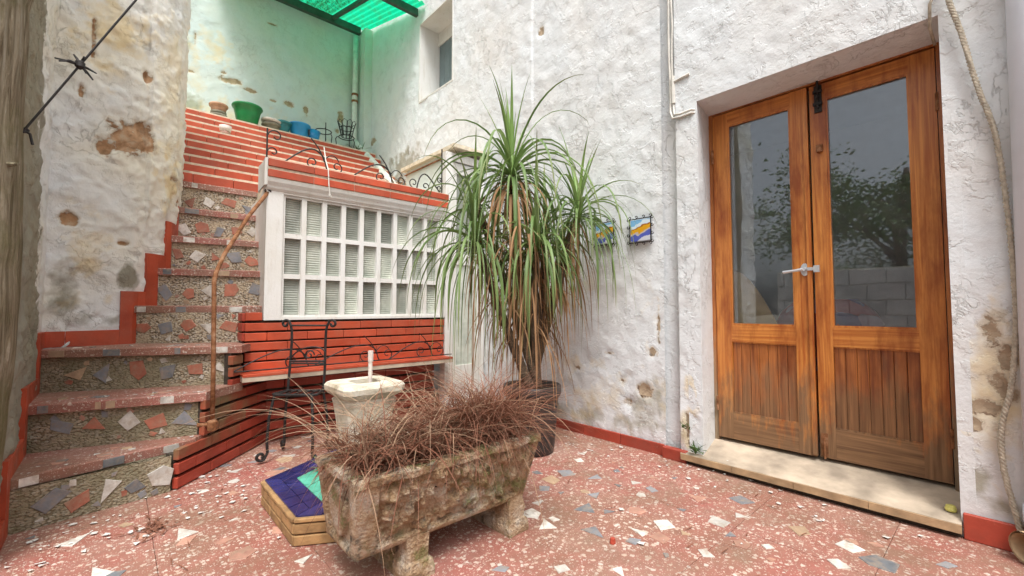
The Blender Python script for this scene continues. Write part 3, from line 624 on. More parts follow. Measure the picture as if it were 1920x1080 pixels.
for i, (zt, a, b) in enumerate(STEP):
    zprev = STEP[i - 1][0] if i else 0
    nxt = STEP[i + 1] if i + 1 < len(STEP) else None
    if nxt: back = [(nxt[2][0] + .02, nxt[2][1] + .06), (nxt[1][0] - .02, nxt[1][1] + .06)]
    else: back = [(.93, 4.62), (.2, 4.62)]
    # tread with an uneven worn nosing
    n = 14; mb = MB(); fe = []
    for k in range(n + 1):
        t = k / n; fe.append((a[0] + (b[0] - a[0]) * t + rq.uniform(-.0015, .0015), a[1] + (b[1] - a[1]) * t + rq.uniform(-.003, .003)))
    cut = .006; fi, _ = inner(a, b, cut); dn = (fi[0] - a[0], fi[1] - a[1])
    lo = [(x, y, zt - TH) for x, y in fe]; mid = [(x, y, zt - cut) for x, y in fe]; up = [(x + dn[0], y + dn[1], zt) for x, y in fe]
    bk = [(back[1][0] + (back[0][0] - back[1][0]) * k / n, back[1][1] + (back[0][1] - back[1][1]) * k / n, zt) for k in range(n + 1)]
    bk2 = [(x, y, zt - TH) for x, y, _ in bk]
    mb.rings([bk2, lo, mid, up, bk], False, False, closed=False); mb.add([bk2[-1], lo[-1], mid[-1], up[-1], bk[-1]], [(4, 3, 2, 1, 0)]); mb.add([bk2[0], lo[0], mid[0], up[0], bk[0]], [(0, 1, 2, 3, 4)])
    tr = build(mb, 'tread', 'tread_terrazzo', stair)
    ln = math.dist(a, b); t2 = Vector((b[0] - a[0], b[1] - a[1])).normalized(); ang = math.atan2(t2.y, t2.x)
    # marble bits in the nosing
    pos = .08 + rq.random() * .08
    while pos < ln - .06:
        wd = rq.uniform(.03, .09); m = rq.choice(['chip_white', 'chip_white', 'chip_grey', 'chip_tan', 'chip_dark'])
        o = link('stone_chip', piece('stone_chip', (round(wd, 2), .006, TH - .011), .0008, m), tr, (a[0] + t2.x * pos - t2.y * .0005, a[1] + t2.y * pos + t2.x * .0005, zt - TH / 2 - .002), (0, 0, ang)); pos += wd + rq.uniform(.12, .32)
    # marble bits lying in the top of the lowest treads
    if i < 3:
        for k in range(9):
            u = rq.uniform(.06, .92); v = rq.uniform(.05, .2); px_, py_ = a[0] + (b[0] - a[0]) * u - t2.y * v, a[1] + (b[1] - a[1]) * u + t2.x * v
            if py_ > (back[1][1] + (back[0][1] - back[1][1]) * u) - .07: continue
            s = rq.choice([.02, .03, .04]); link('stone_chip', rq.choice(CH[rq.choice(FL_M)]), tr, (px_, py_, zt + .002), (0, 0, rq.random() * 6.28), (s, s, 1))
    # riser
    ra, rb = inner(a, b, .022); rb = (BR[i][0], BR[i][1] + .01) if i else (.235, 2.911)
    if i == 0: ra = (-.345, 2.80)
    tt = Vector((rb[0] - ra[0], rb[1] - ra[1])); L = tt.length; tt.normalize(); nn = Vector((tt.y, -tt.x))
    gx, gz = max(2, int(L / .014)), 14; z0, z1 = zprev - (0.0 if i else .01), zt - TH + .001
    P3 = np.zeros((gx + 1, gz + 1, 3)); 
    for p in range(gx + 1):
        for q in range(gz + 1):
            P3[p, q] = (ra[0] + tt.x * L * p / gx, ra[1] + tt.y * L * p / gx, z0 + (z1 - z0) * q / gz)
    dd = (fbm(P3, 30, 3, i) - .5) * .007; dd[:, 0] = 0; P3[..., 0] += nn.x * dd; P3[..., 1] += nn.y * dd
    idx = np.arange((gx + 1) * (gz + 1)).reshape(gx + 1, gz + 1); fq = np.stack([idx[:-1, :-1], idx[1:, :-1], idx[1:, 1:], idx[:-1, 1:]], -1).reshape(-1, 4)
    vl = P3.reshape(-1, 3).tolist(); nb = len(vl); bx = [(ra[0] - nn.x * .05, ra[1] - nn.y * .05), (rb[0] - nn.x * .05, rb[1] - nn.y * .05)]
    vl += [(bx[0][0], bx[0][1], z0), (bx[1][0], bx[1][1], z0), (bx[1][0], bx[1][1], z1), (bx[0][0], bx[0][1], z1)]
    fl_ = fq.tolist() + [[int(idx[-1, 0]), nb + 1, nb + 2, int(idx[-1, -1])], [nb, int(idx[0, 0]), int(idx[0, -1]), nb + 3], [nb + 1, nb, nb + 3, nb + 2]]
    me = bpy.data.meshes.new('riser'); me.from_pydata(vl, [], fl_); me.materials.append(M['pebble_riser_mossy' if i < 3 else 'pebble_riser']); ri = link('riser', me, stair)
    rotm = Matrix(((tt.x, 0, nn.x), (tt.y, 0, nn.y), (0, 1, 0)))   # chip x along the riser, y up, z outwards
    seqs = [['chip_grey', 'chip_red', 'chip_white', 'chip_dark', 'chip_white'], ['chip_grey', 'chip_red', 'chip_white', 'chip_red', 'chip_grey'], ['chip_tan', 'chip_grey', 'chip_red', 'chip_dark', 'chip_red', 'chip_white'], ['chip_red', 'chip_grey', 'chip_red', 'chip_white', 'chip_red'],
            ['chip_grey', 'chip_red', 'chip_white', 'chip_red', 'chip_grey'], ['chip_red', 'chip_white', 'chip_red', 'chip_grey', 'chip_red'], ['chip_white', 'chip_red', 'chip_grey', 'chip_red', 'chip_white'], ['chip_red', 'chip_white', 'chip_red', 'chip_grey']]
    sq = seqs[i]; lo_u = .10 if i < 3 else .02
    for k in range(len(sq) + 3):   # smaller bits between the big ones
        m = rq.choice(['chip_red', 'chip_pink', 'chip_grey', 'chip_tan', 'chip_white']); u = lo_u + (L - lo_u - .03) * (k + rq.uniform(.1, .9)) / (len(sq) + 3); zc = rq.choice([z0 + .035, z1 - .035, z0 + .06]) + rq.uniform(-.01, .01); s = rq.uniform(.014, .028)
        o = link('stone_chip', CH[m][rq.randrange(7)], ri); rz_ = Matrix.Rotation(rq.random() * 6.28, 3, 'Z')
        o.matrix_basis = Matrix.Translation((ra[0] + tt.x * u + nn.x * .0022, ra[1] + tt.y * u + nn.y * .0022, zc)) @ (rotm @ rz_ @ Matrix.Diagonal((s, s, .6))).to_4x4()
    for k, m in enumerate(sq):
        u = lo_u + (L - lo_u) * (k + .5 + rq.uniform(-.12, .12)) / len(sq); zc = (z0 + z1) / 2 + rq.uniform(-.02, .02); s = rq.uniform(.048, .068)
        o = link('stone_chip', CH[m][rq.randrange(7)], ri); rz_ = Matrix.Rotation(rq.random() * 6.28, 3, 'Z')
        o.matrix_basis = Matrix.Translation((ra[0] + tt.x * u + nn.x * .0035, ra[1] + tt.y * u + nn.y * .0035, zc)) @ (rotm @ rz_ @ Matrix.Diagonal((s, s, 1))).to_4x4()
# (chips done)
# solid core below the steps
core = MB()
for i, (zt, a, b) in enumerate(STEP):
    a2, b2 = inner(a, b, .06); r = BR[i]
    core.prism([(a2[0], a2[1]), (min(b2[0], r[0]) - .02, max(b2[1], r[1] + .045)), (.93 if i > 3 else .60, 4.6), (.1 if i > 3 else -.34, 4.6)], 0, zt - TH - .002)
build(core, 'core', 'dark_mortar', stair)
# stepped red skirting on the stair wall
SN = [0.87 + (2.81 - 2.34), .87 + (3.235 - 2.34), .87 + (3.65 - 2.34), 2.765, 2.905, 3.035, 3.19, 3.40]
def wall_strip(s0, s1, z0, z1, off=.020):
    n = max(1, int((s1 - s0) / .03)); inn, out = [], []
    ss = np.array(sorted(set([s0 + (s1 - s0) * k / n for k in range(n + 1)] + [q for q in SEG if s0 < q < s1])))
    x, y = wpt(ss); nx_, ny_ = wnorm(ss, .03)
    A = [(x[k] + nx_[k] * off, y[k] + ny_[k] * off) for k in range(len(ss))]; B = [(x[k] - nx_[k] * .01, y[k] - ny_[k] * .01) for k in range(len(ss))]
    mb = MB(); mb.rings([[(*A[k], z0), (*B[k], z0), (*B[k], z1), (*A[k], z1)] for k in range(len(ss))]); return build(mb, 'skirting_tile', 'red_tile', stw)
BH = .095
wall_strip(1.02, SN[0] - .085, 0, BH); wall_strip(SN[0] - .083, SN[0], 0, .23 + BH)
for i in range(6):
    zt = STEP[i][0]; zn = STEP[i + 1][0]; s0, s1 = SN[i], SN[i + 1]; vw = .085 if i < 4 else .06
    if i >= 5: vw = .05
    if s1 - vw > s0 + .01:
        m_ = (s0 + s1 - vw) / 2
        if s1 - vw - s0 > .25: wall_strip(s0 + .001, m_ - .001, zt, zt + BH); wall_strip(m_ + .001, s1 - vw - .001, zt, zt + BH)
        else: wall_strip(s0 + .001, s1 - vw - .001, zt, zt + BH)
    wall_strip(s1 - vw, s1, zt, zn + BH if i < 5 else zn)

# brick side of the stairs (diagonal), courses of thin red bricks with dark open joints
PITCH, BHT = .0735, .056
def bricks(parent, A, B, z0, z1, n_out, top=None, bl=.26, m='red_tile', depth=.03, first=0, pick=None, jit=.002, vgap=.003, pitch=PITCH, bh=BHT):
    """courses of bricks standing proud of a mortar backing, from A to B in plan; n_out points out of the wall"""
    A, B = Vector(A), Vector(B); t = (B - A).normalized(); L = (B - A).length; ang = math.atan2(t.y, t.x); k = 0; z = z0; r = random.Random(int(A.x * 1000) + int(z0 * 77))
    while z + bh <= z1 + .004:
        s0 = 0 if top is None else top(z + bh)
        pos = s0
        fst = bl * (.5 if (k % 2) else 1.0)
        while pos < L - .012:
            w_ = min(fst, L - pos); fst = bl
            if L - pos - w_ < .05: w_ = L - pos
            w_ = round(w_ - vgap, 2) if w_ > .06 else w_ - vgap
            c = A + t * (pos + w_ / 2) + Vector(tuple(n_out)[:2]) * (depth / 2 - .004 + r.uniform(-jit, jit))
            mm = m if pick is None else pick(z, pos, r)
            link('brick', piece('brick', (w_, depth, bh), .003, mm), parent, (c.x, c.y, z + bh / 2 + r.uniform(-.001, .001)), (0, r.uniform(-.002, .002), ang)); pos += w_ + vgap
        z += pitch; k += 1
DA, DB = (.245, 2.925), (.812, 3.560); dt = (Vector(DB) - Vector(DA)).normalized(); dn_ = Vector((dt.y, -dt.x)); DL = (Vector(DB) - Vector(DA)).length
side = MB(); q = [(DA[0], DA[1]), (DB[0], DB[1])]; bo2 = (-dn_.x * .04, -dn_.y * .04)
for s0, s1, zt in ((.0, .20, .186), (.20, .45, .426), (.45, .56, .67)):
    P0 = Vector(DA) + dt * s0; P1 = Vector(DA) + dt * s1; side.prism([tuple(P0), tuple(P1), (P1.x + bo2[0], P1.y + bo2[1]), (P0.x + bo2[0], P0.y + bo2[1])], 0, zt)
P0 = Vector(DA) + dt * .56; side.prism([tuple(P0), DB, (DB[0] + bo2[0], DB[1] + bo2[1]), (P0.x + bo2[0], P0.y + bo2[1])], 0, .50)
sidew = build(side, 'side_wall', 'dark_mortar', stair)
def side_top(z): return 0 if z < .22 else (.19 if z < .455 else (.43 if z < .70 else .55))
bricks(sidew, DA, (DB[0] - .012, DB[1] - .013), .006, .50, dn_, side_top, pick=lambda z, p, r: 'red_tile_mossy' if (z > .15 and p < .50 + r.uniform(-.1, .15)) else 'red_tile_low')
bricks(sidew, DA, tuple(Vector(DA) + dt * .545), .006 + 7 * PITCH, .67, dn_, side_top, pick=lambda z, p, r: 'red_tile_mossy')

# ================================================================== window bay: brick base, shelf, many-paned window, brick ledge
bay = thing('window_bay', (1.5, 3.45, 0), 'white box with a wide many-paned window over a red brick base', 'bay window')
XL, XR, YF = .745, 2.205, 3.38
def mass():
    mb = MB(); mb.box(.815, XR, 3.565, 4.5, 0, .50)                 # recessed base
    mb.prism([(.642, 3.405), (XR, 3.405), (XR, 4.5), (.90, 4.5), (.79, 3.57), (.642, 3.41)], .50, .868); return mb
build(mass(), 'base_core', 'dark_mortar', bay)
bs = build(MB().box(.815, XR - .004, 3.553, 3.563, .004, .499), 'base_wall', 'dark_mortar', bay)
bricks(bs, (.80, 3.553), (XR, 3.553), .006, .50, (0, -1, 0), None, m='red_tile_low')
up = build(MB().box(.645, XR - .004, 3.392, 3.403, .535, .866), 'apron_wall', 'dark_mortar', bay)
bricks(up, (.640, 3.392), (XR, 3.392), .53, .875, (0, -1, 0), None, m='red_tile', first=1, pitch=.0665, bh=.054)
# short return of the apron towards step four
ret = build(MB().prism([(.648, 3.40), (.70, 3.43), (.70, 3.52), (.648, 3.52)], .72, .92), 'return_wall', 'dark_mortar', bay)
bricks(ret, (.640, 3.53), (.640, 3.39), .729, .93, (-1, 0, 0), None, m='red_tile_low', pitch=.0665, bh=.054, depth=.02)
bricks(ret, (.640, 3.392), (.742, 3.392), .868, .925, (0, -1, 0), None, m='red_tile', pitch=.0665, bh=.054, depth=.03)
# white frame of the box
b = MB(); b.prism([(XL, YF - .02), (.852, YF - .02), (.852, YF + .10), (.95, 4.45), (.905, 4.45)], .868, 1.853)
b.box(2.152, XR, YF - .02, YF + .1, .868, 1.853); b.box(.852, 2.152, YF - .018, YF + .1, 1.757, 1.853); b.box(.852, 2.152, YF - .018, YF + .1, .868, .887)
b.box(.853, 2.15, YF + .11, 4.45, .868, 1.853)
build(b, 'window_surround', 'white_paint', bay)
cor = MB()
prof = [(3.362, 1.765), (3.345, 1.785), (3.340, 1.80), (3.325, 1.825), (3.318, 1.85)]
cor.rings([[(x, y, z) for y, z in prof] + [(x, 3.40, 1.85), (x, 3.40, 1.765)] for x in (XL - .004, XR)]); build(cor, 'cornice', 'white_paint', bay)
wf = thing  # (kept for readability of the window below)
frame = MB(); 
C9 = (2.152 - .852) / 9; RH = (1.757 - .887) / 3
bars = build(MB().box(.854, 2.150, YF + .034, YF + .044, .889, 1.755), 'window_frame', 'white_paint', bay)
for i in range(10):
    x = .852 + i * C9; h_ = .017; build(MB().box(max(x - h_, .8522), min(x + h_, 2.1518), YF - .006, YF + .033, .8873, 1.7567), 'mullion', 'white_paint', bars)
for j in range(4):
    z = .887 + j * RH; build(MB().box(.8523, 2.1517, YF - .002, YF + .030, max(z - .017, .8875), min(z + .017, 1.7565)), 'glazing_bar', 'white_paint', bars)
pw, ph = C9 - .034, RH - .034
pm_ = MB(); nr = 15; ring = []
for k in range(nr):
    z0 = -ph / 2 + ph * k / nr; z1 = -ph / 2 + ph * (k + 1) / nr
    ring += [[(-pw / 2, 0, z0), (pw / 2, 0, z0)], [(-pw / 2, -.0022, z0 + (z1 - z0) * .15), (pw / 2, -.0022, z0 + (z1 - z0) * .15)], [(-pw / 2, -.0048, z0 + (z1 - z0) * .62), (pw / 2, -.0048, z0 + (z1 - z0) * .62)], [(-pw / 2, -.002, z0 + (z1 - z0) * .96), (pw / 2, -.002, z0 + (z1 - z0) * .96)]]
pm_.rings(ring, False, False, closed=False); pane = pm_.mesh('window_pane', 'ribbed_glass')
for i in range(9):
    for j in range(3): link('window_pane', pane, bars, (.852 + C9 * (i + .5), YF + .033, .887 + RH * (j + .5)), (0, 0, random.uniform(-.02, .02)))
# shelf of red tiles with a pale stone edge
sf = build(MB().box(.605, XR, 3.225, 3.40, .478, .508), 'shelf', 'sill_stone', bay)
x = .605
while x < XR - .02:
    L = min(.25, XR - x); link('shelf_tile', piece('shelf_tile', (round(L - .003, 3), .17, .018), .002, 'red_tile'), sf, (x + L / 2, 3.307, .517), (.0, 0, 0)); x += L
# ledge of two brick courses at terrace level
lg = build(MB().box(XL - .002, XR + .005, 3.319, 3.50, 1.8505, 1.985), 'ledge', 'cream_mortar', bay)
for (z0, y_) in ((1.853, 3.331), (1.925, 3.326)):
    x = XL - .004
    while x < XR - .02:
        L = min(.30, XR + .006 - x); link('brick', piece('brick', (round(L - .003, 3), .03, .052), .003, 'red_tile'), lg, (x + L / 2, y_ - .003, z0 + .028)); x += L
build(MB().box(.90, XR, 3.50, 4.55, 1.86, 1.98), 'terrace_slab', 'cream_mortar', bay)
build(MB().prism([(XL - .018, 3.35), (XL - .004, 3.33), (XL - .004, 3.60), (XL + .01, 3.62)], 1.80, 1.99), 'ledge_end', 'white_paint', bay)

# ================================================================== brick tiers behind the terrace, for pots
tiers = thing('brick_tiers', (1.4, 5.2, 1.985), 'stepped tiers of red brick with cream joints below the back wall', 'terrace')
NT_, TR, TG = 10, .1145, .147
for k in range(NT_):
    y0 = 4.50 + k * TG; z0 = 1.985 + k * TR
    tb = build(MB().box(.15, 2.655, y0, 6.28, z0 - .02 if k else z0 - .3, z0 + TR), 'tier', 'cream_mortar', tiers)
    rr = random.Random(k); x = .15 - (.12 if k % 2 else 0)
    while x < 2.64:
        L = min(.29, 2.65 - x)
        if L > .03: link('brick', piece('brick', (round(L - .003, 3), .024, .090), .003, 'red_tile'), tb, (x + L / 2, y0 - .008 + rr.uniform(-.002, .002), z0 + .047 + rr.uniform(-.001, .001)))
        x += L

# ================================================================== white glazed door and small flat roof between bay and house wall
sd_ = thing('side_door', (2.43, 3.42, 0), 'narrow white glazed side door partly hidden by the palm', 'door')
b = MB(); b.box(2.21, 2.285, 3.36, 3.44, 0, 2.40); b.box(2.61, 2.655, 3.36, 3.44, 0, 2.40); b.box(2.285, 2.61, 3.365, 3.435, 2.33, 2.40); build(b, 'door_frame', 'white_paint', sd_)
b = MB(); b.box(2.29, 2.345, 3.385, 3.425, .03, 2.32); b.box(2.55, 2.605, 3.385, 3.425, .03, 2.32)
for z0, z1 in ((.03, .42), (1.36, 1.46), (2.22, 2.32)): b.box(2.345, 2.55, 3.387, 3.423, z0, z1)
lf = build(b, 'door_leaf', 'white_paint', sd_)
for z0, z1 in ((.42, 1.36), (1.46, 2.22)): build(MB().box(2.345, 2.55, 3.402, 3.408, z0, z1), 'glass_pane', 'ribbed_glass', lf)
build(MB().box(2.21, 2.655, 3.33, 3.45, -.005, .03), 'threshold', 'sill_stone', sd_)
sh = thing('stair_hood', (2.46, 3.8, 1.985), 'small flat cream roof slab on a pale box above the side door', 'roof')
build(MB().box(2.255, 2.66, 3.30, 4.32, 2.435, 2.47), 'roof_slab', 'cream_mortar', sh)
build(MB().box(2.30, 2.65, 3.45, 4.28, 1.86, 2.434), 'hood_box', 'back_plaster', sh)
mb = MB(); mb.tube([(2.285, 3.44, 2.39), (2.285, 4.28, 2.39)], .008, 6); build(mb, 'edge_rod', 'rusty_iron', sh)

rw = thing('added_rear_wall', (.4, -3.4, 0), 'plain plastered wall added out of view behind the camera to cut frontal light', 'wall')  # added unseen to cut frontal sky light and deepen contact shadows
build(MB().box(-1.86, 2.65, -3.62, -3.42, 0, 3.3), 'plaster_face', 'house_plaster', rw)
# ================================================================== what stands behind and left of the camera (seen in the door glass)
blk = thing('block_wall', (-1.7, -.3, 0), 'low grey concrete block wall reflected in the door glass', 'wall')
build(MB().box(-1.86, -1.76, -3.4, 2.3, 0, 1.5), 'mortar_core', 'cream_mortar', blk)
for r_ in range(7):
    y = -3.4 - (.2 if r_ % 2 else 0)
    while y < 2.28:
        y0, y1 = max(y, -3.4), min(y + .40, 2.29)
        if y1 - y0 > .05: link('block', piece('block', (.05, round(y1 - y0 - .012, 2), .2), .004, 'block_face'), blk, (-1.745, (y0 + y1) / 2, .11 + r_ * .212))
        y += .40

# ================================================================== wrought iron helpers
def spiral(c, u, v, r0, turns, a0, n=22, shrink=.25, sgn=1):
    """points of a scroll in the plane of u and v, from outside in"""
    c, u, v = Vector(c), Vector(u), Vector(v); out = []
    for k in range(n + 1):
        t = k / n; a = a0 + sgn * turns * 2 * math.pi * t; r = r0 * (1 - t * (1 - shrink)); out.append(c + u * math.cos(a) * r + v * math.sin(a) * r)
    return out
def bez(p0, p1, p2, p3, n=14):
    p0, p1, p2, p3 = map(Vector, (p0, p1, p2, p3)); return [p0 * (1 - t) ** 3 + p1 * 3 * t * (1 - t) ** 2 + p2 * 3 * t * t * (1 - t) + p3 * t ** 3 for t in [k / n for k in range(n + 1)]]
Zv = Vector((0, 0, 1)); Xv = Vector((1, 0, 0))
def scroll_rail(parent, x0, x1, y, zb, hgt, motifs, r=.006, post=True):
    bt = MB(); bt.tube([(x0, y, zb), (x1, y, zb)], r, 6); build(bt, 'bottom_bar', 'iron', parent)
    if post:
        p = MB(); p.tube([(x0, y, zb - .03), (x0, y, zb + hgt)], r, 6); p.tube(spiral((x0 + .055, y, zb + hgt - .045), Xv, Zv, .05, .9, math.pi, sgn=-1), r * .8, 6); p.tube(spiral((x0 + .04, y, zb + .06), Xv, Zv, .036, .9, math.pi * 1.0, sgn=-1), r * .8, 6); build(p, 'end_post', 'iron', parent)
    for (xa, xm) in motifs:
        m = MB()   # a long arch running up to the stem, a short arch the other side, two scrolls at the foot
        m.tube(bez((xa, y, zb + .005), (xa + (xm - xa) * .4, y, zb + hgt * .5), (xm - .09, y, zb + hgt * .95), (xm, y, zb + hgt * .42)) + bez((xm, y, zb + hgt * .42), (xm + .012, y, zb + hgt * .25), (xm + .01, y, zb + .02), (xm + .03, y, zb))[1:], r, 6)
        m.tube(bez((xm - .10, y, zb + hgt * 1.02), (xm - .05, y, zb + hgt * .8), (xm - .02, y, zb + hgt * .6), (xm, y, zb + hgt * .3)), r * .8, 6)
        m.tube(spiral((xm - .085, y, zb + .045), Xv, Zv, .045, 1.1, -math.pi * .5, sgn=-1), r * .8, 6)
        m.tube(spiral((xm + .095, y, zb + .045), Xv, Zv, .045, 1.1, -math.pi * .5), r * .8, 6)
        m.tube(bez((xm, y, zb + hgt * .35), (xm + .04, y, zb + hgt * .7), (xm + .09, y, zb + hgt * .6), (xm + .11, y, zb + hgt * .4)), r * .7, 6)
        build(m, 'scroll', 'iron', parent)
rl = thing('terrace_railing', (1.45, 3.40, 1.985), 'low black scrolled iron railing along the red brick ledge', 'railing')
scroll_rail(rl, .748, 2.20, 3.40, 1.995, .22, [(.86, 1.14), (1.36, 1.68), (2.20, 1.93)][:2])
m = MB(); m.tube(bez((1.93, 3.40, 1.995), (1.95, 3.40, 2.12), (1.99, 3.40, 2.17), (2.04, 3.40, 2.14)) + bez((2.04, 3.40, 2.14), (2.09, 3.4, 2.1), (2.13, 3.4, 2.05), (2.18, 3.4, 2.0))[1:], .006, 6); m.tube(spiral((2.02, 3.40, 2.04), Xv, Zv, .04, 1.1, -1.57), .005, 6); m.tube(spiral((1.90, 3.40, 2.05), Xv, Zv, .045, 1.1, -1.57, sgn=-1), .005, 6)
m.tube([(2.19, 3.40, 1.98), (2.19, 3.40, 2.42)], .006, 6); m.tube(spiral((2.165, 3.4, 2.12), Xv, Zv, .03, 1.2, 0), .005, 6); m.tube(spiral((2.165, 3.4, 2.05), Xv, Zv, .03, 1.2, 0, sgn=-1), .005, 6); build(m, 'scroll', 'iron', rl)
rl2 = thing('shelf_railing', (1.4, 3.24, .53), 'thin black scrolled iron railing along the red tiled shelf', 'railing')
scroll_rail(rl2, .56, 2.20, 3.238, .548, .19, [(.56, .98), (1.05, 1.50), (1.62, 1.98)], .0045, False)
rope2 = thing('dangling_string', (1.12, 3.32, 1.8), 'thin pale cord hanging from the railing over the brick ledge', 'cord')
mb = MB(); mb.tube([(1.13, 3.385, 2.17), (1.132, 3.35, 2.06), (1.137, 3.305, 1.98), (1.142, 3.30, 1.86), (1.150, 3.303, 1.80), (1.146, 3.303, 1.785)], .0045, 5); mb.tube([(1.150, 3.30, 1.80), (1.162, 3.30, 1.775)], .004, 5); build(mb, 'cord', 'cable_sheath', rope2)

# handrail: rusty tube, upright then sloping to the bay corner
hr = thing('stair_handrail', (.415, 3.09, .2), 'bent rusty tube handrail beside the terrazzo stairs', 'handrail')
mb = MB(); mb.tube([(.428, 3.05, .27), (.425, 3.05, .6), (.418, 3.05, 1.0), (.416, 3.055, 1.10), (.425, 3.07, 1.155), (.47, 3.12, 1.27), (.62, 3.26, 1.55), (.755, 3.372, 1.755)], .0125, 10); build(mb, 'tube', 'rusty_iron', hr, True)
mb = MB(); mb.tube([(.755, 3.375, 1.757), (.762, 3.38, 1.768)], .024, 10); build(mb, 'wall_plate', 'iron', hr)
mb = MB(); mb.tube([(.36, 3.075, .285), (.428, 3.05, .285), (.44, 3.04, .285)], .012, 8); mb.lathe(.428, 3.05, [(.024, .25), (.026, .30), (.018, .31)], 12); build(mb, 'foot', 'rusty_iron', hr)

# iron chair in front of the shelf
ch = thing('iron_chair', (.92, 3.08, 0), 'slender black wrought iron chair with curled feet before the brick base', 'chair')
U1, U2 = Vector((.865, 3.165, 0)), Vector((1.035, 3.00, 0)); du = (U2 - U1).normalized(); dn2 = Vector((-du.y, du.x, 0)) * -1.0   # dn2: towards the seat
dn2 = Vector((-.72, -.35, 0)).normalized() * .0 + Vector((du.y, -du.x, 0))
def q(u, n, z): return tuple(U1 + du * u + dn2 * n + Vector((0, 0, z)))
W_ = (U2 - U1).length
mb = MB()
for u, s in ((0, -1), (W_, 1)):
    mb.tube([q(u, .02, .40), q(u, .0, .55), q(u - .004 * s, -.01, .72), q(u - .002 * s, -.012, .80)] + [q(u + s * .004, -.012, .83), q(u + s * .016, -.012, .858)] + spiral(q(u + s * .04, -.012, .845), du * s, Zv, .028, .95, math.pi * .75, sgn=-1), .0085, 7)
mb.tube([q(-.0, -.012, .835), q(W_, -.012, .835)], .007, 6); mb.tube([q(0, 0, .60), q(W_, 0, .60)], .007, 6); mb.tube([q(0, .0, .585), q(W_, .0, .585)], .006, 6)
mb.tube(bez(q(0, 0, .60), q(.03, 0, .70), q(W_ - .03, 0, .72), q(W_, 0, .66)), .005, 6); mb.tube(spiral(q(W_ * .55, 0, .64), du, Zv, .035, 1.2, 0), .005, 6)
build(mb, 'backrest', 'iron', ch)
mb = MB(); D_ = .17
loop = [q(0, .02, .41), q(W_, .02, .41), q(W_ + .02, .15, .41), q(W_, D_, .41), q(0, D_, .41), q(-.02, .15, .41), q(0, .02, .41)]; mb.tube(loop, .009, 7)
for k in range(5): mb.tube([q(W_ * (k + .5) / 5, .02, .414), q(W_ * (k + .5) / 5, D_, .414)], .005, 5)
build(mb, 'seat', 'iron', ch)
for (u, n_, du_, dn_2) in ((0, .02, -.04, -.04), (W_, .02, .03, -.03), (0, D_, -.03, .03), (W_, D_, .03, .03)):
    top_ = Vector(q(u, n_, .41)); ft = Vector(q(u + du_, n_ + dn_2, .012)); dirv = Vector((ft.x - top_.x, ft.y - top_.y, 0)).normalized()
    mb = MB(); mb.tube([top_, top_.lerp(ft, .35) + dirv * .012, top_.lerp(ft, .7) + dirv * .006, ft - dirv * .012 + Vector((0, 0, .05)), ft + dirv * .008 + Vector((0, 0, .012))] + spiral(ft + dirv * .026 + Vector((0, 0, .034)), dirv, Zv, .026, 1.0, -math.pi * .62, 16, .4), .0088, 7); build(mb, 'leg', 'iron', ch)

# ================================================================== pots on the tiers
ZT = 1.985 + NT_ * TR
def pot(name, x, y, z, r0, r1, h, m, label, cat, tilt=(0, 0), rim=.012, grp='pots on the top brick tier'):
    t = thing(name, (x, y, z), label, cat, grp)
    mb = MB(); mb.rings([[(rr * math.cos(a), rr * math.sin(a), zz) for a in [2 * math.pi * i / 26 for i in range(26)]] for rr, zz in
        [(r0 * .9, 0), (r0, .006), (r0 + (r1 - r0) * .5, h * .5), (r1 - .004, h - .03), (r1 + rim * .5, h - .028), (r1 + rim, h - .012), (r1 + rim * .7, h), (r1 - .006, h), (r1 - .012, h - .03), (r0 * .8, .03)]])
    o = build(mb, 'body', m, t, True); o.location = (x, y, z); o.rotation_euler = (*tilt, 0); return t
t = pot('clay_pot', .80, 5.94, ZT + .075, .07, .085, .085, 'terracotta', 'small clay dish on an upturned dark pot at the left end of the top tier', 'pot')
t = pot('upturned_pot', .80, 5.94, ZT + .001, .105, .075, .074, 'grey_clay', 'dark upturned clay pot carrying a small clay dish, left of the green pot', 'pot', rim=.004)
t = pot('green_pot', 1.09, 5.95, ZT + .001, .105, .15, .23, 'green_plastic', 'large green plastic flower pot on the top brick tier', 'pot', rim=.014)
t = pot('clay_bowl', 1.35, 5.93, ZT + .001, .085, .10, .075, 'grey_clay', 'grey clay bowl lying under a pale rim just right of the green pot', 'bowl', (.0, .0))
t = pot('clay_bowl', 1.345, 5.93, ZT + .077, .07, .105, .05, 'pale_pot', 'pale shallow bowl stacked on the grey clay bowl', 'bowl', (0, .12))
t = pot('teal_pot', 1.475, 5.92, ZT + .001, .06, .085, .14, 'teal_plastic', 'small teal plastic pot between the clay bowls and the blue bucket', 'pot', (0, .08))
bk = thing('blue_bucket', (1.67, 5.93, ZT), 'bright blue plastic bucket pot on the top brick tier', 'pot', 'pots on the top brick tier')
mb = MB(); mb.lathe(1.67, 5.93, [(.09, ZT + .002), (.095, ZT + .008), (.125, ZT + .15), (.132, ZT + .152), (.132, ZT + .165), (.122, ZT + .165), (.118, ZT + .14), (.085, ZT + .02)], 28); build(mb, 'body', 'blue_plastic', bk, True)
mb = MB(); mb.box(1.75, 1.765, 5.815, 5.845, ZT + .03, ZT + .10); build(mb, 'side_slot', 'black_plastic', bk)
mb = MB(); mb.lathe(1.585 + .17, 5.97, [(.07, ZT + .002), (.10, ZT + .15), (.092, ZT + .15), (.06, ZT + .02)], 22); bb_ = thing('blue_bucket', (1.80, 5.99, ZT), 'second blue pot half hidden behind the bright blue bucket', 'pot', 'pots on the top brick tier'); o = build(mb, 'body', 'blue_plastic', bb_, True); o.location = (.09, .02, 0)
kz = 1.985 + 7 * TR
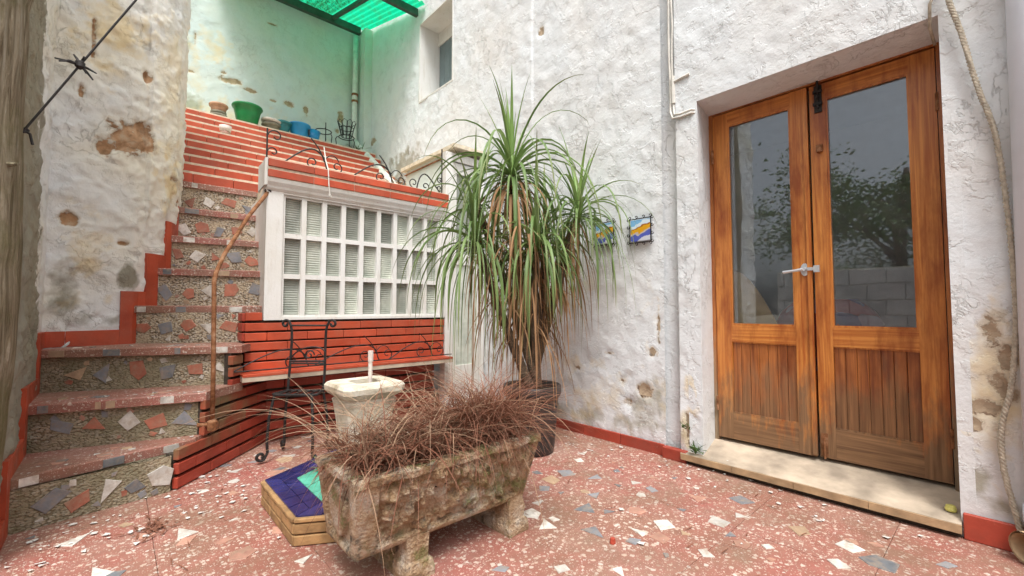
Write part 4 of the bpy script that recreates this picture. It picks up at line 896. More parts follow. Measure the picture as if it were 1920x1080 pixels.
sp = thing('small_pot', (.80, 5.45, kz), 'small white and pink pot alone halfway down the brick tiers', 'pot', 'pots on the brick tiers')
mb = MB(); mb.lathe(.80, 5.45, [(.045, kz - .008), (.048, kz + .04)], 20); build(mb, 'foot', 'chip_pink', sp, True)
mb = MB(); mb.lathe(.80, 5.45, [(.050, kz + .0405), (.058, kz + .10), (.052, kz + .10), (.045, kz + .05)], 20); build(mb, 'body', 'pale_pot', sp, True)
for (x, tall, lab) in ((1.97, False, 'black iron ring plant stand with a central spike beside the blue bucket'), (2.28, True, 'black iron plant stand holding a petal shaped wire basket')):
    st = thing('plant_stand', (x, 5.94, ZT), lab, 'plant stand', 'iron plant stands on the top tier')
    mb = MB(); zr = ZT + .17; circ = [(x + .10 * math.cos(2 * math.pi * k / 24), 5.94 + .10 * math.sin(2 * math.pi * k / 24), zr) for k in range(25)]; mb.tube(circ, .0065, 6); build(mb, 'ring', 'iron', st)
    for a in (.4, 2.5, 4.6):
        c, s = math.cos(a), math.sin(a); mb = MB(); mb.tube([(x + .10 * c, 5.94 + .10 * s, zr), (x + .125 * c, 5.94 + .125 * s, zr + .012), (x + .145 * c, 5.94 + .145 * s, zr - .02), (x + .135 * c, 5.94 + .135 * s, ZT + .08), (x + .15 * c, 5.94 + .15 * s, ZT + .004)], .006, 6); build(mb, 'leg', 'iron', st)
    if not tall:
        mb = MB(); mb.tube([(x + .03, 5.94, ZT + .02), (x + .03, 5.94, ZT + .30)], .006, 6); build(mb, 'spike', 'iron', st)
    else:
        mb = MB(); zb = zr + .012
        for rr, zz in ((.07, zb), (.095, zb + .11)): mb.tube([(x + rr * math.cos(2 * math.pi * k / 24), 5.94 + rr * math.sin(2 * math.pi * k / 24), zz) for k in range(25)], .005, 6)
        for k in range(10):
            a0, a1 = 2 * math.pi * k / 10, 2 * math.pi * (k + 1) / 10; am = (a0 + a1) / 2
            def cp(a, r, z): return (x + r * math.cos(a), 5.94 + r * math.sin(a), z)
            mb.tube([cp(a0 + .06, .07, zb), cp(a0 + .06, .095, zb + .11), cp(a0 + .03, .115, zb + .18), cp(am, .122, zb + .205), cp(a1 - .03, .115, zb + .18), cp(a1 - .06, .095, zb + .11), cp(a1 - .06, .07, zb)], .004, 5)
        build(mb, 'wire_basket', 'iron', st)
bx = thing('bracket_scrap', (1.62, 4.9, 2.2), 'small pale bent bracket lying on the brick tiers behind the railing', 'bracket')
mb = MB(); mb.tube([(1.62, 4.85, 2.36), (1.66, 4.86, 2.44), (1.70, 4.86, 2.45)], .012, 6); mb.tube([(1.60, 4.85, 2.35), (1.67, 4.85, 2.36)], .010, 6); build(mb, 'bar', 'cable_sheath', bx)

# ================================================================== stone trough with its dead plants
tg = thing('stone_trough', (.97, 1.49, 0), 'mossy carved stone trough planter on two stone blocks', 'planter')
X0, X1, YT, YB, YK = .562, 1.365, 1.335, 1.415, 1.70; ZB, ZT2 = .135, .405
def face(nm, p00, p10, p11, p01, nu, nv, relief, sd):
    """a carved face between four corners, relief pushed out along its normal"""
    A, B_, C_, D2 = (np.array(p, float) for p in (p00, p10, p11, p01)); u = np.linspace(0, 1, nu)[:, None, None]; v = np.linspace(0, 1, nv)[None, :, None]
    P = A * (1 - u) * (1 - v) + B_ * u * (1 - v) + C_ * u * v + D2 * (1 - u) * v; n = np.cross(B_ - A, D2 - A); n = n / np.linalg.norm(n)
    U, Vv = np.broadcast_to(u[..., 0], P.shape[:2]), np.broadcast_to(v[..., 0], P.shape[:2]); d = relief(U, Vv, P)
    em = np.clip(np.minimum(np.minimum(U, 1 - U), np.minimum(Vv, 1 - Vv)) * 25, 0, 1); d = (d + (fbm(P, 22, 4, sd, .6) - .5) * .010) * em; P = P + n * d[..., None]
    idx = np.arange(nu * nv).reshape(nu, nv); fq = np.stack([idx[:-1, :-1], idx[1:, :-1], idx[1:, 1:], idx[:-1, 1:]], -1).reshape(-1, 4)
    me = bpy.data.meshes.new(nm); me.from_pydata(P.reshape(-1, 3).tolist(), [], fq.tolist()); me.materials.append(M['trough_stone']); me.polygons.foreach_set('use_smooth', [True] * len(me.polygons)); return link(nm, me, tg)
def rel_long(U, V, P):
    frame_ = (V > .93) | (V < .09); pil_ = (U < .10) | (U > .93)
    inside = ~(frame_ | pil_)
    figs = np.zeros_like(U); rk = random.Random(6)
    for k in range(46):   # a frieze of worn figures, leaves and fruit
        cu = .13 + .78 * (k + rk.uniform(-.4, .4)) / 46; cv = rk.uniform(.14, .86); ru = rk.uniform(.012, .030); rvv = rk.uniform(.05, .17)
        figs = np.maximum(figs, np.clip(1.25 - np.sqrt(((U - cu) / ru) ** 2 + ((V - cv) / rvv) ** 2), 0, 1) ** .6 * rk.uniform(.5, 1.0))
    arch = np.abs(np.sin(U * math.pi * 7)) * .35
    ridg = 1 - np.abs(fbm(P, 26, 3, 8) - .5) * 2
    d = np.where(inside, -.022 + figs * .032 + np.clip(ridg - .72, 0, 1) * .05 + np.where(V > .62 + .2 * arch, .006, 0), 0.004)
    return d
face('carved_front', (X0 + .03, YB, ZB), (X1 - .03, YB, ZB), (X1, YT, ZT2), (X0, YT, ZT2), 170, 62, rel_long, 3)
def rel_end(U, V, P):
    r = np.where((V > .92) | (V < .09) | (U < .12) | (U > .88), .004, -.012); return r + np.where((U - .5) ** 2 / .05 + (V - .5) ** 2 / .12 < 1, .016, 0)
face('carved_end', (X0 + .03, YK - .04, ZB), (X0 + .03, YB, ZB), (X0, YT, ZT2), (X0, YK, ZT2), 60, 50, rel_end, 5)
face('carved_end', (X1 - .03, YB, ZB), (X1 - .03, YK - .04, ZB), (X1, YK, ZT2), (X1, YT, ZT2), 60, 50, rel_end, 7)
face('plain_back', (X1 - .03, YK - .04, ZB), (X0 + .03, YK - .04, ZB), (X0, YK, ZT2), (X1, YK, ZT2), 60, 40, lambda U, V, P: U * 0, 8)
def rim():
    mb = MB(); out = [(X0 - .002, YT - .002), (X1 + .002, YT - .002), (X1 + .002, YK + .002), (X0 - .002, YK + .002)]; inn = [(X0 + .045, YT + .045), (X1 - .045, YT + .045), (X1 - .045, YK - .045), (X0 + .045, YK - .045)]
    def R4(p, z): return [(x, y, z) for x, y in p]
    n = 12
    def dens(p, z, s): 
        o = []
        for i in range(4):
            a, b = p[i], p[(i + 1) % 4]
            for k in range(n): t = k / n; r_ = random.Random(int((i * n + k) * 13 + s)); o.append((a[0] + (b[0] - a[0]) * t + r_.uniform(-.003, .003), a[1] + (b[1] - a[1]) * t + r_.uniform(-.003, .003), z + r_.uniform(-.006, .004)))
        return o
    mb.rings([dens(out, ZT2 - .018, 1), dens(out, ZT2 + .004, 2), dens(inn, ZT2 + .006, 3), dens(inn, ZT2 - .08, 4)], False, False); return mb
build(rim(), 'rim', 'trough_stone', tg)
build(MB().box(X0 + .035, X1 - .035, YB + .004, YK - .045, ZB + .002, ZB + .03), 'bottom', 'trough_stone', tg)
so_ = build(MB().box(X0 + .035, X1 - .035, YT + .048, YK - .048, ZT2 - .10, ZT2 - .03), 'soil', 'soil', tg)
for (xa, xb) in ((.775, .865), (1.245, 1.335)):
    ft = MB(); rk = random.Random(int(xa * 100)); pts = []
    def blob(z, e): return [(xa - e + rk.uniform(-.006, .006), 1.40 - e + rk.uniform(-.006, .006), z), (xb + e + rk.uniform(-.006, .006), 1.40 - e + rk.uniform(-.006, .006), z), (xb + e, 1.64, z), (xa - e, 1.64, z)]
    ft.rings([blob(0, .016), blob(.03, .012), blob(.055, .008), blob(.062, -.002), blob(.10, -.003), blob(ZB + .012, -.004)]); build(ft, 'foot', 'trough_stone', tg)

def strand(mb_v, mb_f, al, p, d, L, g, w, n, rr, flat=True, wallx=2.6, droop=0.0, floor=0.004):
    """one narrow leaf or stem: a folded strip that arches over under its own weight"""
    step = L / n; o = len(mb_v); p = Vector(p); d = Vector(d).normalized(); side = d.cross(Vector((0, 0, 1)))
    if side.length < 1e-4: side = Vector((math.cos(rr.random() * 6.28), math.sin(rr.random() * 6.28), 0))
    side.normalize(); tw = rr.uniform(-.5, .5)
    for k in range(n + 1):
        t = k / n; ww = w * (min(1, .55 + t * 3) * (1 - t ** 2.2) + .05); up = side.cross(d).normalized(); sd2 = (side * math.cos(tw * t) + up * math.sin(tw * t))
        mb_v.append(tuple(p + sd2 * ww + up * ww * .35)); mb_v.append(tuple(p - up * ww * .25)); mb_v.append(tuple(p - sd2 * ww + up * ww * .35)); al += [t, t, t]
        d = (d + Vector((0, 0, -g * step * (1 + droop * t)))).normalized(); p = p + d * step
        if p.x > wallx: p.x = wallx - rr.random() * .02
        if k < n and p.z < floor: p.z = floor + rr.random() * .01; d.z = abs(d.z) * .1
        if k < n:
            b = o + 3 * k; mb_f += [(b, b + 1, b + 4, b + 3), (b + 1, b + 2, b + 5, b + 4)]
def strands_mesh(nm, v, f, al, m):
    me = bpy.data.meshes.new(nm); me.from_pydata(v, [], f); me.materials.append(M[m]); at = me.attributes.new('along', 'FLOAT', 'POINT'); at.data.foreach_set('value', np.array(al, np.float32)); me.polygons.foreach_set('use_smooth', [True] * len(me.polygons)); return me
rd = random.Random(21)
dg = thing('dead_grass', (.95, 1.5, .40), 'tangled dead reddish brown grass spilling over the stone trough', 'dry plant')
def over_front(v, o):
    return any((q[1] < YT - .015 and q[2] < ZT2 - .045) or q[2] < .24 or (q[0] < X0 - .06 and q[2] < .40) for q in v[o::3])
for nm, m, cnt, w0, Lr, gr in (('stems', 'dry_stem', 1500, .0017, (.12, .40), (2.2, 9)), ('stems', 'dry_stem_dark', 800, .0018, (.08, .30), (3, 10)), ('long_stems', 'dry_stem_pale', 620, .0020, (.34, .85), (1.8, 5.5))):
    v, f_, al = [], [], []
    for k in range(cnt):
        x = rd.uniform(X0 + .03, X1 - .02); y = rd.uniform(YT + .03, YK - .03); a = rd.random() * 6.28
        bias = rd.uniform(-.2, 1.15); d = Vector((math.cos(a), math.sin(a), bias * 1.1)); 
        edge = (x - .95) / .42; d.x += edge * (.9 if edge < 0 else .5); d.y += (y - 1.5) * 2.0
        z0 = ZT2 - .04 + rd.uniform(0, .12 if nm == 'stems' else .05)
        v0, f0, l0 = len(v), len(f_), len(al)
        strand(v, f_, al, (x, y, z0), d, rd.uniform(*Lr), rd.uniform(*gr), w0 * rd.uniform(.7, 1.3), 8, rd)
        if over_front(v, v0) and rd.random() < (.96 if nm == 'stems' else .985): del v[v0:], f_[f0:], al[l0:]
    o = link(nm, strands_mesh(nm, v, f_, al, m), dg); o['kind'] = 'stuff'
v, f_, al = [], [], []
k = 0
while k < 190:   # arching stems that stand clear of the tangle
    x = rd.uniform(X0 + .02, X1 - .05); y = rd.uniform(YT + .05, YK - .03); a = rd.choice([rd.uniform(1.7, 4.2), rd.random() * 6.28]); v0, f0, l0 = len(v), len(f_), len(al)
    strand(v, f_, al, (x, y, ZT2), (math.cos(a) * .8, math.sin(a) * .8, rd.uniform(.5, 1.7)), rd.uniform(.3, .66), rd.uniform(2.0, 4.6), .0017 * rd.uniform(.7, 1.2), 11, rd)
    if over_front(v, v0) or (min(q_[1] for q_ in v[v0::3]) < 1.2): del v[v0:], f_[f0:], al[l0:]
    else: k += 1
o = link('arching_stems', strands_mesh('arching_stems', v, f_, al, 'dry_stem_pale'), dg); o['kind'] = 'stuff'
# a denser clump at the right end, by the palm pot
v, f_, al = [], [], []
for k in range(800):
    x = rd.gauss(1.20, .12); y = rd.gauss(1.56, .07); a = rd.random() * 6.28; d = Vector((math.cos(a) * .7, math.sin(a) * .7, rd.uniform(.4, 1.6))); strand(v, f_, al, (min(max(x, .7), 1.32), min(max(y, 1.37), 1.66), ZT2 - .03 + rd.uniform(0, .08)), d, rd.uniform(.2, .52), rd.uniform(1.5, 5), .0016 * rd.uniform(.7, 1.2), 8, rd)
o = link('stems', strands_mesh('stems', v, f_, al, 'dry_stem'), dg); o['kind'] = 'stuff'
v, f_, al = [], [], []
for k in range(500):   # dead matted leaves on the soil
    x = rd.uniform(X0 + .03, X1 - .03); y = rd.uniform(YT + .02, YK - .02); a = rd.random() * 6.28; strand(v, f_, al, (x, y, ZT2 - .02 + rd.uniform(0, .09)), (math.cos(a), math.sin(a), rd.uniform(-.3, .6)), rd.uniform(.04, .10), 4, .005 * rd.uniform(.5, 1.2), 4, rd)
o = link('matted_leaves', strands_mesh('matted_leaves', v, f_, al, 'dry_stem'), dg); o['kind'] = 'stuff'

# ================================================================== tiled fountain: hexagonal basin edge and marble pedestal
fb_ = thing('tiled_fountain', (.99, 2.17, 0), 'low hexagonal brick base topped with blue and aqua glazed tiles', 'fountain')
HC = (.995, 2.17); 
def hexa(ap): 
    Rr = ap / math.cos(math.pi / 6); return [(HC[0] + Rr * math.cos(math.pi / 6 + k * math.pi / 3), HC[1] + Rr * math.sin(math.pi / 6 + k * math.pi / 3)) for k in range(6)]
HZ = .115
build(MB().prism(hexa(.435), 0, HZ - .006), 'core', 'dark_mortar', fb_)
ho, hi = hexa(.447), hexa(.43)
for k in range(6):
    a, b = Vector(ho[k]), Vector(ho[(k + 1) % 6]); t = (b - a).normalized(); ang = math.atan2(t.y, t.x); L = (b - a).length; nrm = Vector((-t.y, t.x))
    for row in range(3):
        nb_ = 2 if row % 2 else 3
        for i in range(nb_):
            c = a + t * (L * (i + .5) / nb_) + nrm * (.012 if row < 2 else .008); bh_ = .043 if row < 2 else .02
            link('edge_brick', piece('edge_brick', (round(L / nb_ - .006, 3), .026, bh_ - .004), .003, 'tan_brick'), fb_, (c.x, c.y, (.0225 + .0455 * row) if row < 2 else .102), (0, 0, ang))
def ring_tiles(ap0, ap1, n, m, z):
    A0, A1 = hexa(ap0), hexa(ap1)
    for k in range(6):
        for i in range(n):
            f0, f1 = i / n + .006, (i + 1) / n - .006
            P = [Vector(A0[k]).lerp(Vector(A0[(k + 1) % 6]), f0), Vector(A0[k]).lerp(Vector(A0[(k + 1) % 6]), f1), Vector(A1[k]).lerp(Vector(A1[(k + 1) % 6]), f1), Vector(A1[k]).lerp(Vector(A1[(k + 1) % 6]), f0)]
            mb = MB(); mb.prism([tuple(p) for p in P], HZ - .0055, z + random.uniform(-.0008, .0008)); build(mb, 'glazed_tile', m, fb_)
ring_tiles(.434, .373, 5, 'blue_glaze', HZ + .001); ring_tiles(.370, .312, 5, 'blue_glaze', HZ); ring_tiles(.308, .215, 3, 'aqua_glaze', HZ - .001); ring_tiles(.212, .1, 2, 'pale_glaze', HZ - .001)
pd = thing('fountain_pedestal', (.96, 2.2, HZ), 'cream marble pedestal with a square hollowed top', 'pedestal')
def sqr(h, c, z, n=4): 
    P = []
    for (sx, sy) in ((1, 1), (-1, 1), (-1, -1), (1, -1)):
        P += [(sx * h, sy * (h - c)), (sx * (h - c), sy * h)] if sx * sy > 0 else [(sx * (h - c), sy * h), (sx * h, sy * (h - c))]
    return [(.96 + x, 2.2 + y, z) for x, y in P]
mb = MB(); mb.rings([sqr(.16, .02, HZ - .004), sqr(.16, .02, HZ + .05), sqr(.125, .03, HZ + .075), sqr(.105, .035, HZ + .12), sqr(.112, .035, HZ + .25), sqr(.125, .035, HZ + .35), sqr(.130, .03, HZ + .375), sqr(.120, .03, HZ + .385), sqr(.145, .03, HZ + .405), sqr(.158, .032, HZ + .42), sqr(.160, .032, HZ + .445), sqr(.150, .034, HZ + .46)], True, False)
bd_ = build(mb, 'shaft', 'old_marble', pd)
top_o = sqr(.150, .034, HZ + .46); 
hole = [(.96 + .085 * math.cos(a), 2.2 + .085 * math.sin(a), HZ + .4615) for a in [math.atan2(p[1] - 2.2, p[0] - .96) for p in top_o]]
mb = MB(); mb.rings([top_o, hole, [(x, y, HZ + .36) for x, y, z in hole]], False, True); build(mb, 'hollow_top', 'old_marble', pd)
build(MB().lathe(.96, 2.2, [(.083, HZ + .362), (.083, HZ + .372)], 20), 'dirt', 'soil', pd)
mb = MB(); mb.tube([(.985, 2.19, HZ + .37), (.985, 2.19, HZ + .58), (.986, 2.19, HZ + .60)], [.011, .011, .009], 8); mb.tube([(.986, 2.19, HZ + .56), (.986, 2.19, HZ + .615)], .014, 8); build(mb, 'water_pipe', 'pale_pot', pd)
for k in range(8):   # acanthus like ribs on the shaft
    pass

# ================================================================== palm in a black pot
PC = (2.09, 2.12)
pp = thing('plastic_pot', (*PC, 0), 'big black plastic plant pot holding the palm', 'pot')
mb = MB(); mb.lathe(*PC, [(.130, .0), (.142, .006), (.150, .05), (.170, .30), (.176, .37), (.190, .375), (.197, .39), (.197, .435), (.190, .442), (.178, .44), (.172, .40)], 36, True, False); build(mb, 'body', 'black_plastic', pp, True)
build(MB().lathe(*PC, [(.173, .395), (.172, .405)], 30), 'soil', 'soil', pp)
hdl = MB(); hdl.tube(bez((PC[0] + .19, PC[1] - .06, .43), (PC[0] + .26, PC[1] - .05, .40), (PC[0] + .26, PC[1] + .02, .40), (PC[0] + .195, PC[1] + .03, .43)), .008, 6); build(hdl, 'handle', 'black_plastic', pp)
palm = thing('pony_tail_palm', (*PC, .40), 'tall green palm with drooping ribbon leaves in a black pot', 'palm')
HEADS = [  # position of each leaf head, number of leaves, reach, upright share
    ((1.965, 2.185, 1.88), 66, .92, .7), ((2.36, 1.93, 1.62), 46, .72, .8), ((1.70, 2.25, 1.40), 54, .78, .35), ((2.02, 2.01, 1.36), 48, .68, .35), ((1.80, 2.36, 1.66), 18, .74, .4), ((2.22, 2.12, 1.42), 18, .62, .6)]
ro = random.Random(77)
for (hp, n, L, upr) in HEADS:
    base = Vector((PC[0] + ro.uniform(-.06, .06), PC[1] + ro.uniform(-.06, .06), .40)); hpv = Vector(hp); md = base.lerp(hpv, .5) + Vector((ro.uniform(-.03, .03), ro.uniform(-.03, .03), -.02))
    path = [base.lerp(md, k / 5) for k in range(5)] + [md.lerp(hpv, k / 5) for k in range(6)]
    mb = MB(); mb.tube(path, [.034 - .012 * k / 10 + ro.uniform(-.003, .004) for k in range(11)], 9); stm = build(mb, 'stem', 'bark', palm, True)
    v, f_, al = [], [], []; nleaf = int(n * 1.0)
    crown = MB(); crown.lathe(hp[0], hp[1], [(.016, hp[2] - .05), (.03, hp[2]), (.018, hp[2] + .08), (.004, hp[2] + .2)], 8); cr = build(crown, 'leaf_head', 'palm_leaf_young', palm, True)
    for k in range(n):
        t = k / n; a = k * 2.39996 + ro.uniform(-.3, .3)
        el = R(85 - 82 * t ** .8 + ro.uniform(-9, 9)); g_ = (1.2 + 2.0 * t) * ro.uniform(.7, 1.5) / (L * .9)
        if t < .2: g_ *= .5; el = R(ro.uniform(68, 88))
        d = Vector((math.cos(a) * math.cos(el), math.sin(a) * math.cos(el), math.sin(el))); LL = L * ro.uniform(.62, 1.12) * (.68 if t < .12 else 1.0)
        v1, f1, a1 = [], [], []; st_ = Vector(hp) + Vector((d.x * .022, d.y * .022, -.09 * t + .03))
        strand(v1, f1, a1, st_, d, LL, g_, .0122 * ro.uniform(.6, 1.2), 12, ro, wallx=2.63, droop=1.8)
        mm = 'palm_leaf_young' if (t < .2 and ro.random() < .6) else 'palm_leaf'
        link('leaf', strands_mesh('leaf', v1, f1, a1, mm), cr)
    # thin trailing leaves and dead skirt, too fine to pick apart
    for k in range(int(n * .7)):
        a = ro.random() * 6.28; el = R(ro.uniform(-25, 70)); d = Vector((math.cos(a) * math.cos(el), math.sin(a) * math.cos(el), math.sin(el)))
        strand(v, f_, al, Vector(hp) + Vector((0, 0, ro.uniform(-.1, .04))), d, L * ro.uniform(.6, 1.4), ro.uniform(1.8, 6.0), .0038 * ro.uniform(.6, 1.3), 12, ro, wallx=2.63, droop=2.0)
    o = link('thin_leaves', strands_mesh('thin_leaves', v, f_, al, 'palm_leaf'), palm); o['kind'] = 'stuff'
    v, f_, al = [], [], []
    for k in range(int(n * 1.5 * upr)):
        a = ro.random() * 6.28; s = ro.random(); st_ = Vector(hp).lerp(base, s * .45); el = R(ro.uniform(-60, 35)); d = Vector((math.cos(a) * math.cos(el), math.sin(a) * math.cos(el), math.sin(el)))
        strand(v, f_, al, st_, d, L * ro.uniform(.3, 1.15), ro.uniform(5, 14), .0066 * ro.uniform(.5, 1.25), 9, ro, wallx=2.63, floor=.1)
    o = link('dead_leaves', strands_mesh('dead_leaves', v, f_, al, 'palm_leaf_dead'), palm); o['kind'] = 'stuff'

v, f_, al = [], [], []
for k in range(110):   # straw of old leaves round the stems
    a = ro.random() * 6.28; z = ro.uniform(.75, 1.5); rr_ = ro.uniform(.02, .15) * (1 + (z - .75)); st_ = (PC[0] - .05 + math.cos(a) * rr_, PC[1] + math.sin(a) * rr_, z); strand(v, f_, al, st_, (math.cos(a) * .6, math.sin(a) * .6, ro.uniform(-.8, .4)), ro.uniform(.25, .75), ro.uniform(4, 12), .006 * ro.uniform(.5, 1.3), 9, ro, wallx=2.63, floor=.35)
for k in range(28):    # yellowing leaves hanging below the top head, on the open side
    a = R(228) + ro.gauss(0, .7); st_ = Vector((1.965, 2.185, 1.74 + ro.uniform(-.06, .04))); strand(v, f_, al, st_, (math.cos(a), math.sin(a), ro.uniform(-.2, .9)), ro.uniform(.4, .85), ro.uniform(4, 8), .0095 * ro.uniform(.6, 1.2), 11, ro, wallx=2.63)
o = link('straw', strands_mesh('straw', v, f_, al, 'palm_leaf_dead'), palm); o['kind'] = 'stuff'

# ================================================================== things on the walls
for (yc, zc, nm, lab) in ((1.628, 1.483, 'plaque_glaze', 'small painted tile of sky and orange field on the white wall, right one'), (1.925, 1.497, 'plaque_glaze_b', 'small painted tile on the white wall, left one half behind palm leaves')):
    pq = thing('painted_tile', (2.66, yc, zc), lab, 'tile plaque', 'painted tiles on the house wall')
    o = link('tile', chamfer(.012, .150, .150, .003).mesh('tile', nm), pq); o.location = (2.650, yc, zc)
    fr_ = MB()
    e = .082
    fr_.tube([(2.646, yc - e, zc - e), (2.646, yc + e, zc - e), (2.646, yc + e, zc + e), (2.646, yc - e, zc + e), (2.646, yc - e, zc - e)], .005, 6)
    for k in range(4):
        for s in (-.08, -.028, .028, .08):
            u = Vector((0, 1, 0)) if k % 2 else Vector((0, 0, 1)); vv_ = Vector((0, 0, 1)) if k % 2 else Vector((0, 1, 0)); sg = 1 if k < 2 else -1
            fr_.tube(spiral(Vector((2.646, yc, zc)) + u * s + vv_ * sg * (e + .011), u, vv_, .010, .85, 0, 10, .6), .0028, 5)
    build(fr_, 'iron_frame', 'iron', pq)
cb = thing('wall_cables', (2.64, 1.37, 2.2), 'white painted electric cables running down the wall corner beside the doors', 'cable')
for off, endz in ((0, 2.20), (.022, 2.22)):
    mb = MB(); r_ = random.Random(int(off * 1000) + 3); P = [(2.655, 1.40 - off + r_.uniform(-.006, .006), z) for z in [4.5, 3.6, 3.0, 2.8, 2.6, 2.45, 2.33]] + [(2.650, 1.395 - off, endz + .03), (2.640, 1.375 - off * .5, endz - .02), (2.636, 1.32, endz - .03), (2.636, 1.25, endz - .025), (2.66, 1.225, endz - .03)]
    mb.tube(P, .0075, 7); build(mb, 'cable', 'cable_sheath', cb, True)
mb = MB(); mb.tube([(2.648, 1.372, 2.46), (2.648, 1.372, 2.28)], .013, 8); mb.tube([(2.645, 1.365, 2.42), (2.640, 1.30, 2.425), (2.640, 1.26, 2.43)], .008, 6); build(mb, 'cable_joint', 'cable_sheath', cb)
# rope beside the doors
rp_ = thing('hanging_rope', (2.61, .0, .1), 'thick twisted rope hanging down the white wall right of the doors', 'rope')
ctrl = [(.115, 2.42), (.10, 2.27), (.07, 2.12), (.03, 1.87), (-.012, 1.66), (-.032, 1.39), (-.042, 1.11), (-.042, .90), (-.022, .65), (.010, .48), (.010, .32), (-.018, .14), (-.03, .06)]
pts = []
for k in range(len(ctrl) - 1):
    p0, p1, p2, p3 = [Vector((2.618, *ctrl[min(max(k + o_, 0), len(ctrl) - 1)])) for o_ in (-1, 0, 1, 2)]
    for i in range(16):
        t = i / 16; pts.append(.5 * ((2 * p1) + (p2 - p0) * t + (2 * p0 - 5 * p1 + 4 * p2 - p3) * t * t + (3 * p1 - p0 - 3 * p2 + p3) * t ** 3))
for s in range(3):
    mb = MB(); P = []; arc = 0
    for i, p in enumerate(pts):
        if i: arc += (pts[i] - pts[i - 1]).length
        ph = arc / .045 * 2 * math.pi + s * 2 * math.pi / 3; P.append(p + Vector((math.cos(ph) * .0055, math.sin(ph) * .0055, 0)))
    mb.tube(P, .0062, 6); build(mb, 'strand', 'rope_fibre', rp_, True)
mb = MB(); mb.tube([(2.66, .115, 2.44), (2.60, .115, 2.42), (2.60, .115, 2.45)], .008, 6); build(mb, 'hook', 'iron', rp_)
mb = MB(); mb.tube([(2.618, .113, 2.40), (2.625, .16, 2.29), (2.66, .165, 2.20), (2.80, .16, 2.18)], .006, 6); build(mb, 'loose_end', 'rope_fibre', rp_, True)
dpp = thing('rain_pipe', (2.60, -.115, 0), 'wide bluish white rain pipe with tan outlet at the right edge', 'pipe')
mb = MB(); mb.tube([(2.60, -.135, 5.5), (2.60, -.132, 2.2), (2.60, -.115, .16)], .075, 22); build(mb, 'downpipe', 'pvc', dpp, True)
mb = MB(); mb.lathe(2.60, -.115, [(.083, .14), (.083, .20), (.076, .20)], 22, False, False); build(mb, 'collar', 'pvc', dpp, True)
mb = MB(); rin = []
ctr = [Vector((2.60, -.115, .145)), Vector((2.595, -.114, .10)), Vector((2.585, -.105, .078)), Vector((2.555, -.075, .066)), Vector((2.515, -.035, .063))]
mb.tube(ctr, .060, 20, False); mb.tube(ctr[::-1], .054, 20, False); build(mb, 'outlet', 'pvc_tan', dpp, True)

# timber upright and washing line at far left
tp = thing('timber_post', (-.45, 2.5, 0), 'weathered grey brown timber post at the left edge of the picture', 'post')
P = []; RR = []; r_ = random.Random(5)
for k in range(46):
    z = k * .1; P.append((-.447 + .012 * math.sin(z * 1.3 + .6) + (.0 if z > 1.2 else -.045 * (1.2 - z)), 2.50 + .01 * math.sin(z * 2.1), z)); RR.append(.16 + .008 * math.sin(z * 3.1) + r_.uniform(-.003, .003) + (.012 if abs(z - 2.3) < .12 else 0))
mb = MB(); mb.tube(P, RR, 26)
vv_ = np.array(mb.v); c_ = np.array([P[min(45, i // 26)] for i in range(len(vv_))]); rad = vv_ - c_; st = vv_ * np.array([30, 30, 1.2]); d = (fbm(st, 1.0, 4, 3, .6) - .5) * .03; ln = np.linalg.norm(rad[:, :2], axis=1, keepdims=True) + 1e-6; vv_[:, :2] += rad[:, :2] / ln * d[:, None]; mb.v = [tuple(p) for p in vv_]
build(mb, 'trunk', 'old_timber', tp, True)
mb = MB(); mb.tube([(-.33, 2.44, 1.48), (-.285, 2.38, 1.475)], [.012, .006], 6); build(mb, 'knot', 'old_timber', tp)
wl = thing('wire_line', (-.25, 2.5, 1.6), 'thin grey wire stretched diagonally from the timber post', 'wire')
W0, W1 = Vector((-.285, 2.48, 1.635)), Vector((.10, 2.25, 2.34)); W0 = Vector((-.288, 2.50, 1.637)); W1 = Vector((.113, 2.50, 2.508))
mb = MB(); mb.tube([W0, W0.lerp(W1, .5), W1], .0042, 6); build(mb, 'wire', 'iron', wl)
mb = MB(); mb.tube([W0 + Vector((-.03, 0, .01)), W0, W0 + Vector((.016, .0, -.01)), W0 + Vector((.024, 0, -.05))], .005, 6); mb.tube(spiral(W0, Vector((1, 0, 0)), Vector((0, .3, .9)), .012, 2.0, 0), .004, 5); build(mb, 'knot', 'iron', wl)
cl = thing('cable_ties', (-.16, 2.5, 1.85), 'cluster of black plastic ties knotted on the grey wire', 'tie')
mb = MB(); c = W0.lerp(W1, .36); r_ = random.Random(2)
for (dx, dz) in ((-.075, .01), (-.06, -.012), (.04, -.045), (.05, -.02), (-.02, .04), (.012, .035), (.02, -.03)): mb.tube([c, c + Vector((dx * .5, r_.uniform(-.02, .02), dz * .5 + .006)), c + Vector((dx, r_.uniform(-.02, .02), dz))], [.006, .005, .003], 5)
mb.lathe(c.x, c.y, [(.004, c.z - .018), (.016, c.z - .008), (.016, c.z + .012), (.004, c.z + .02)], 10); build(mb, 'ties', 'iron', cl)

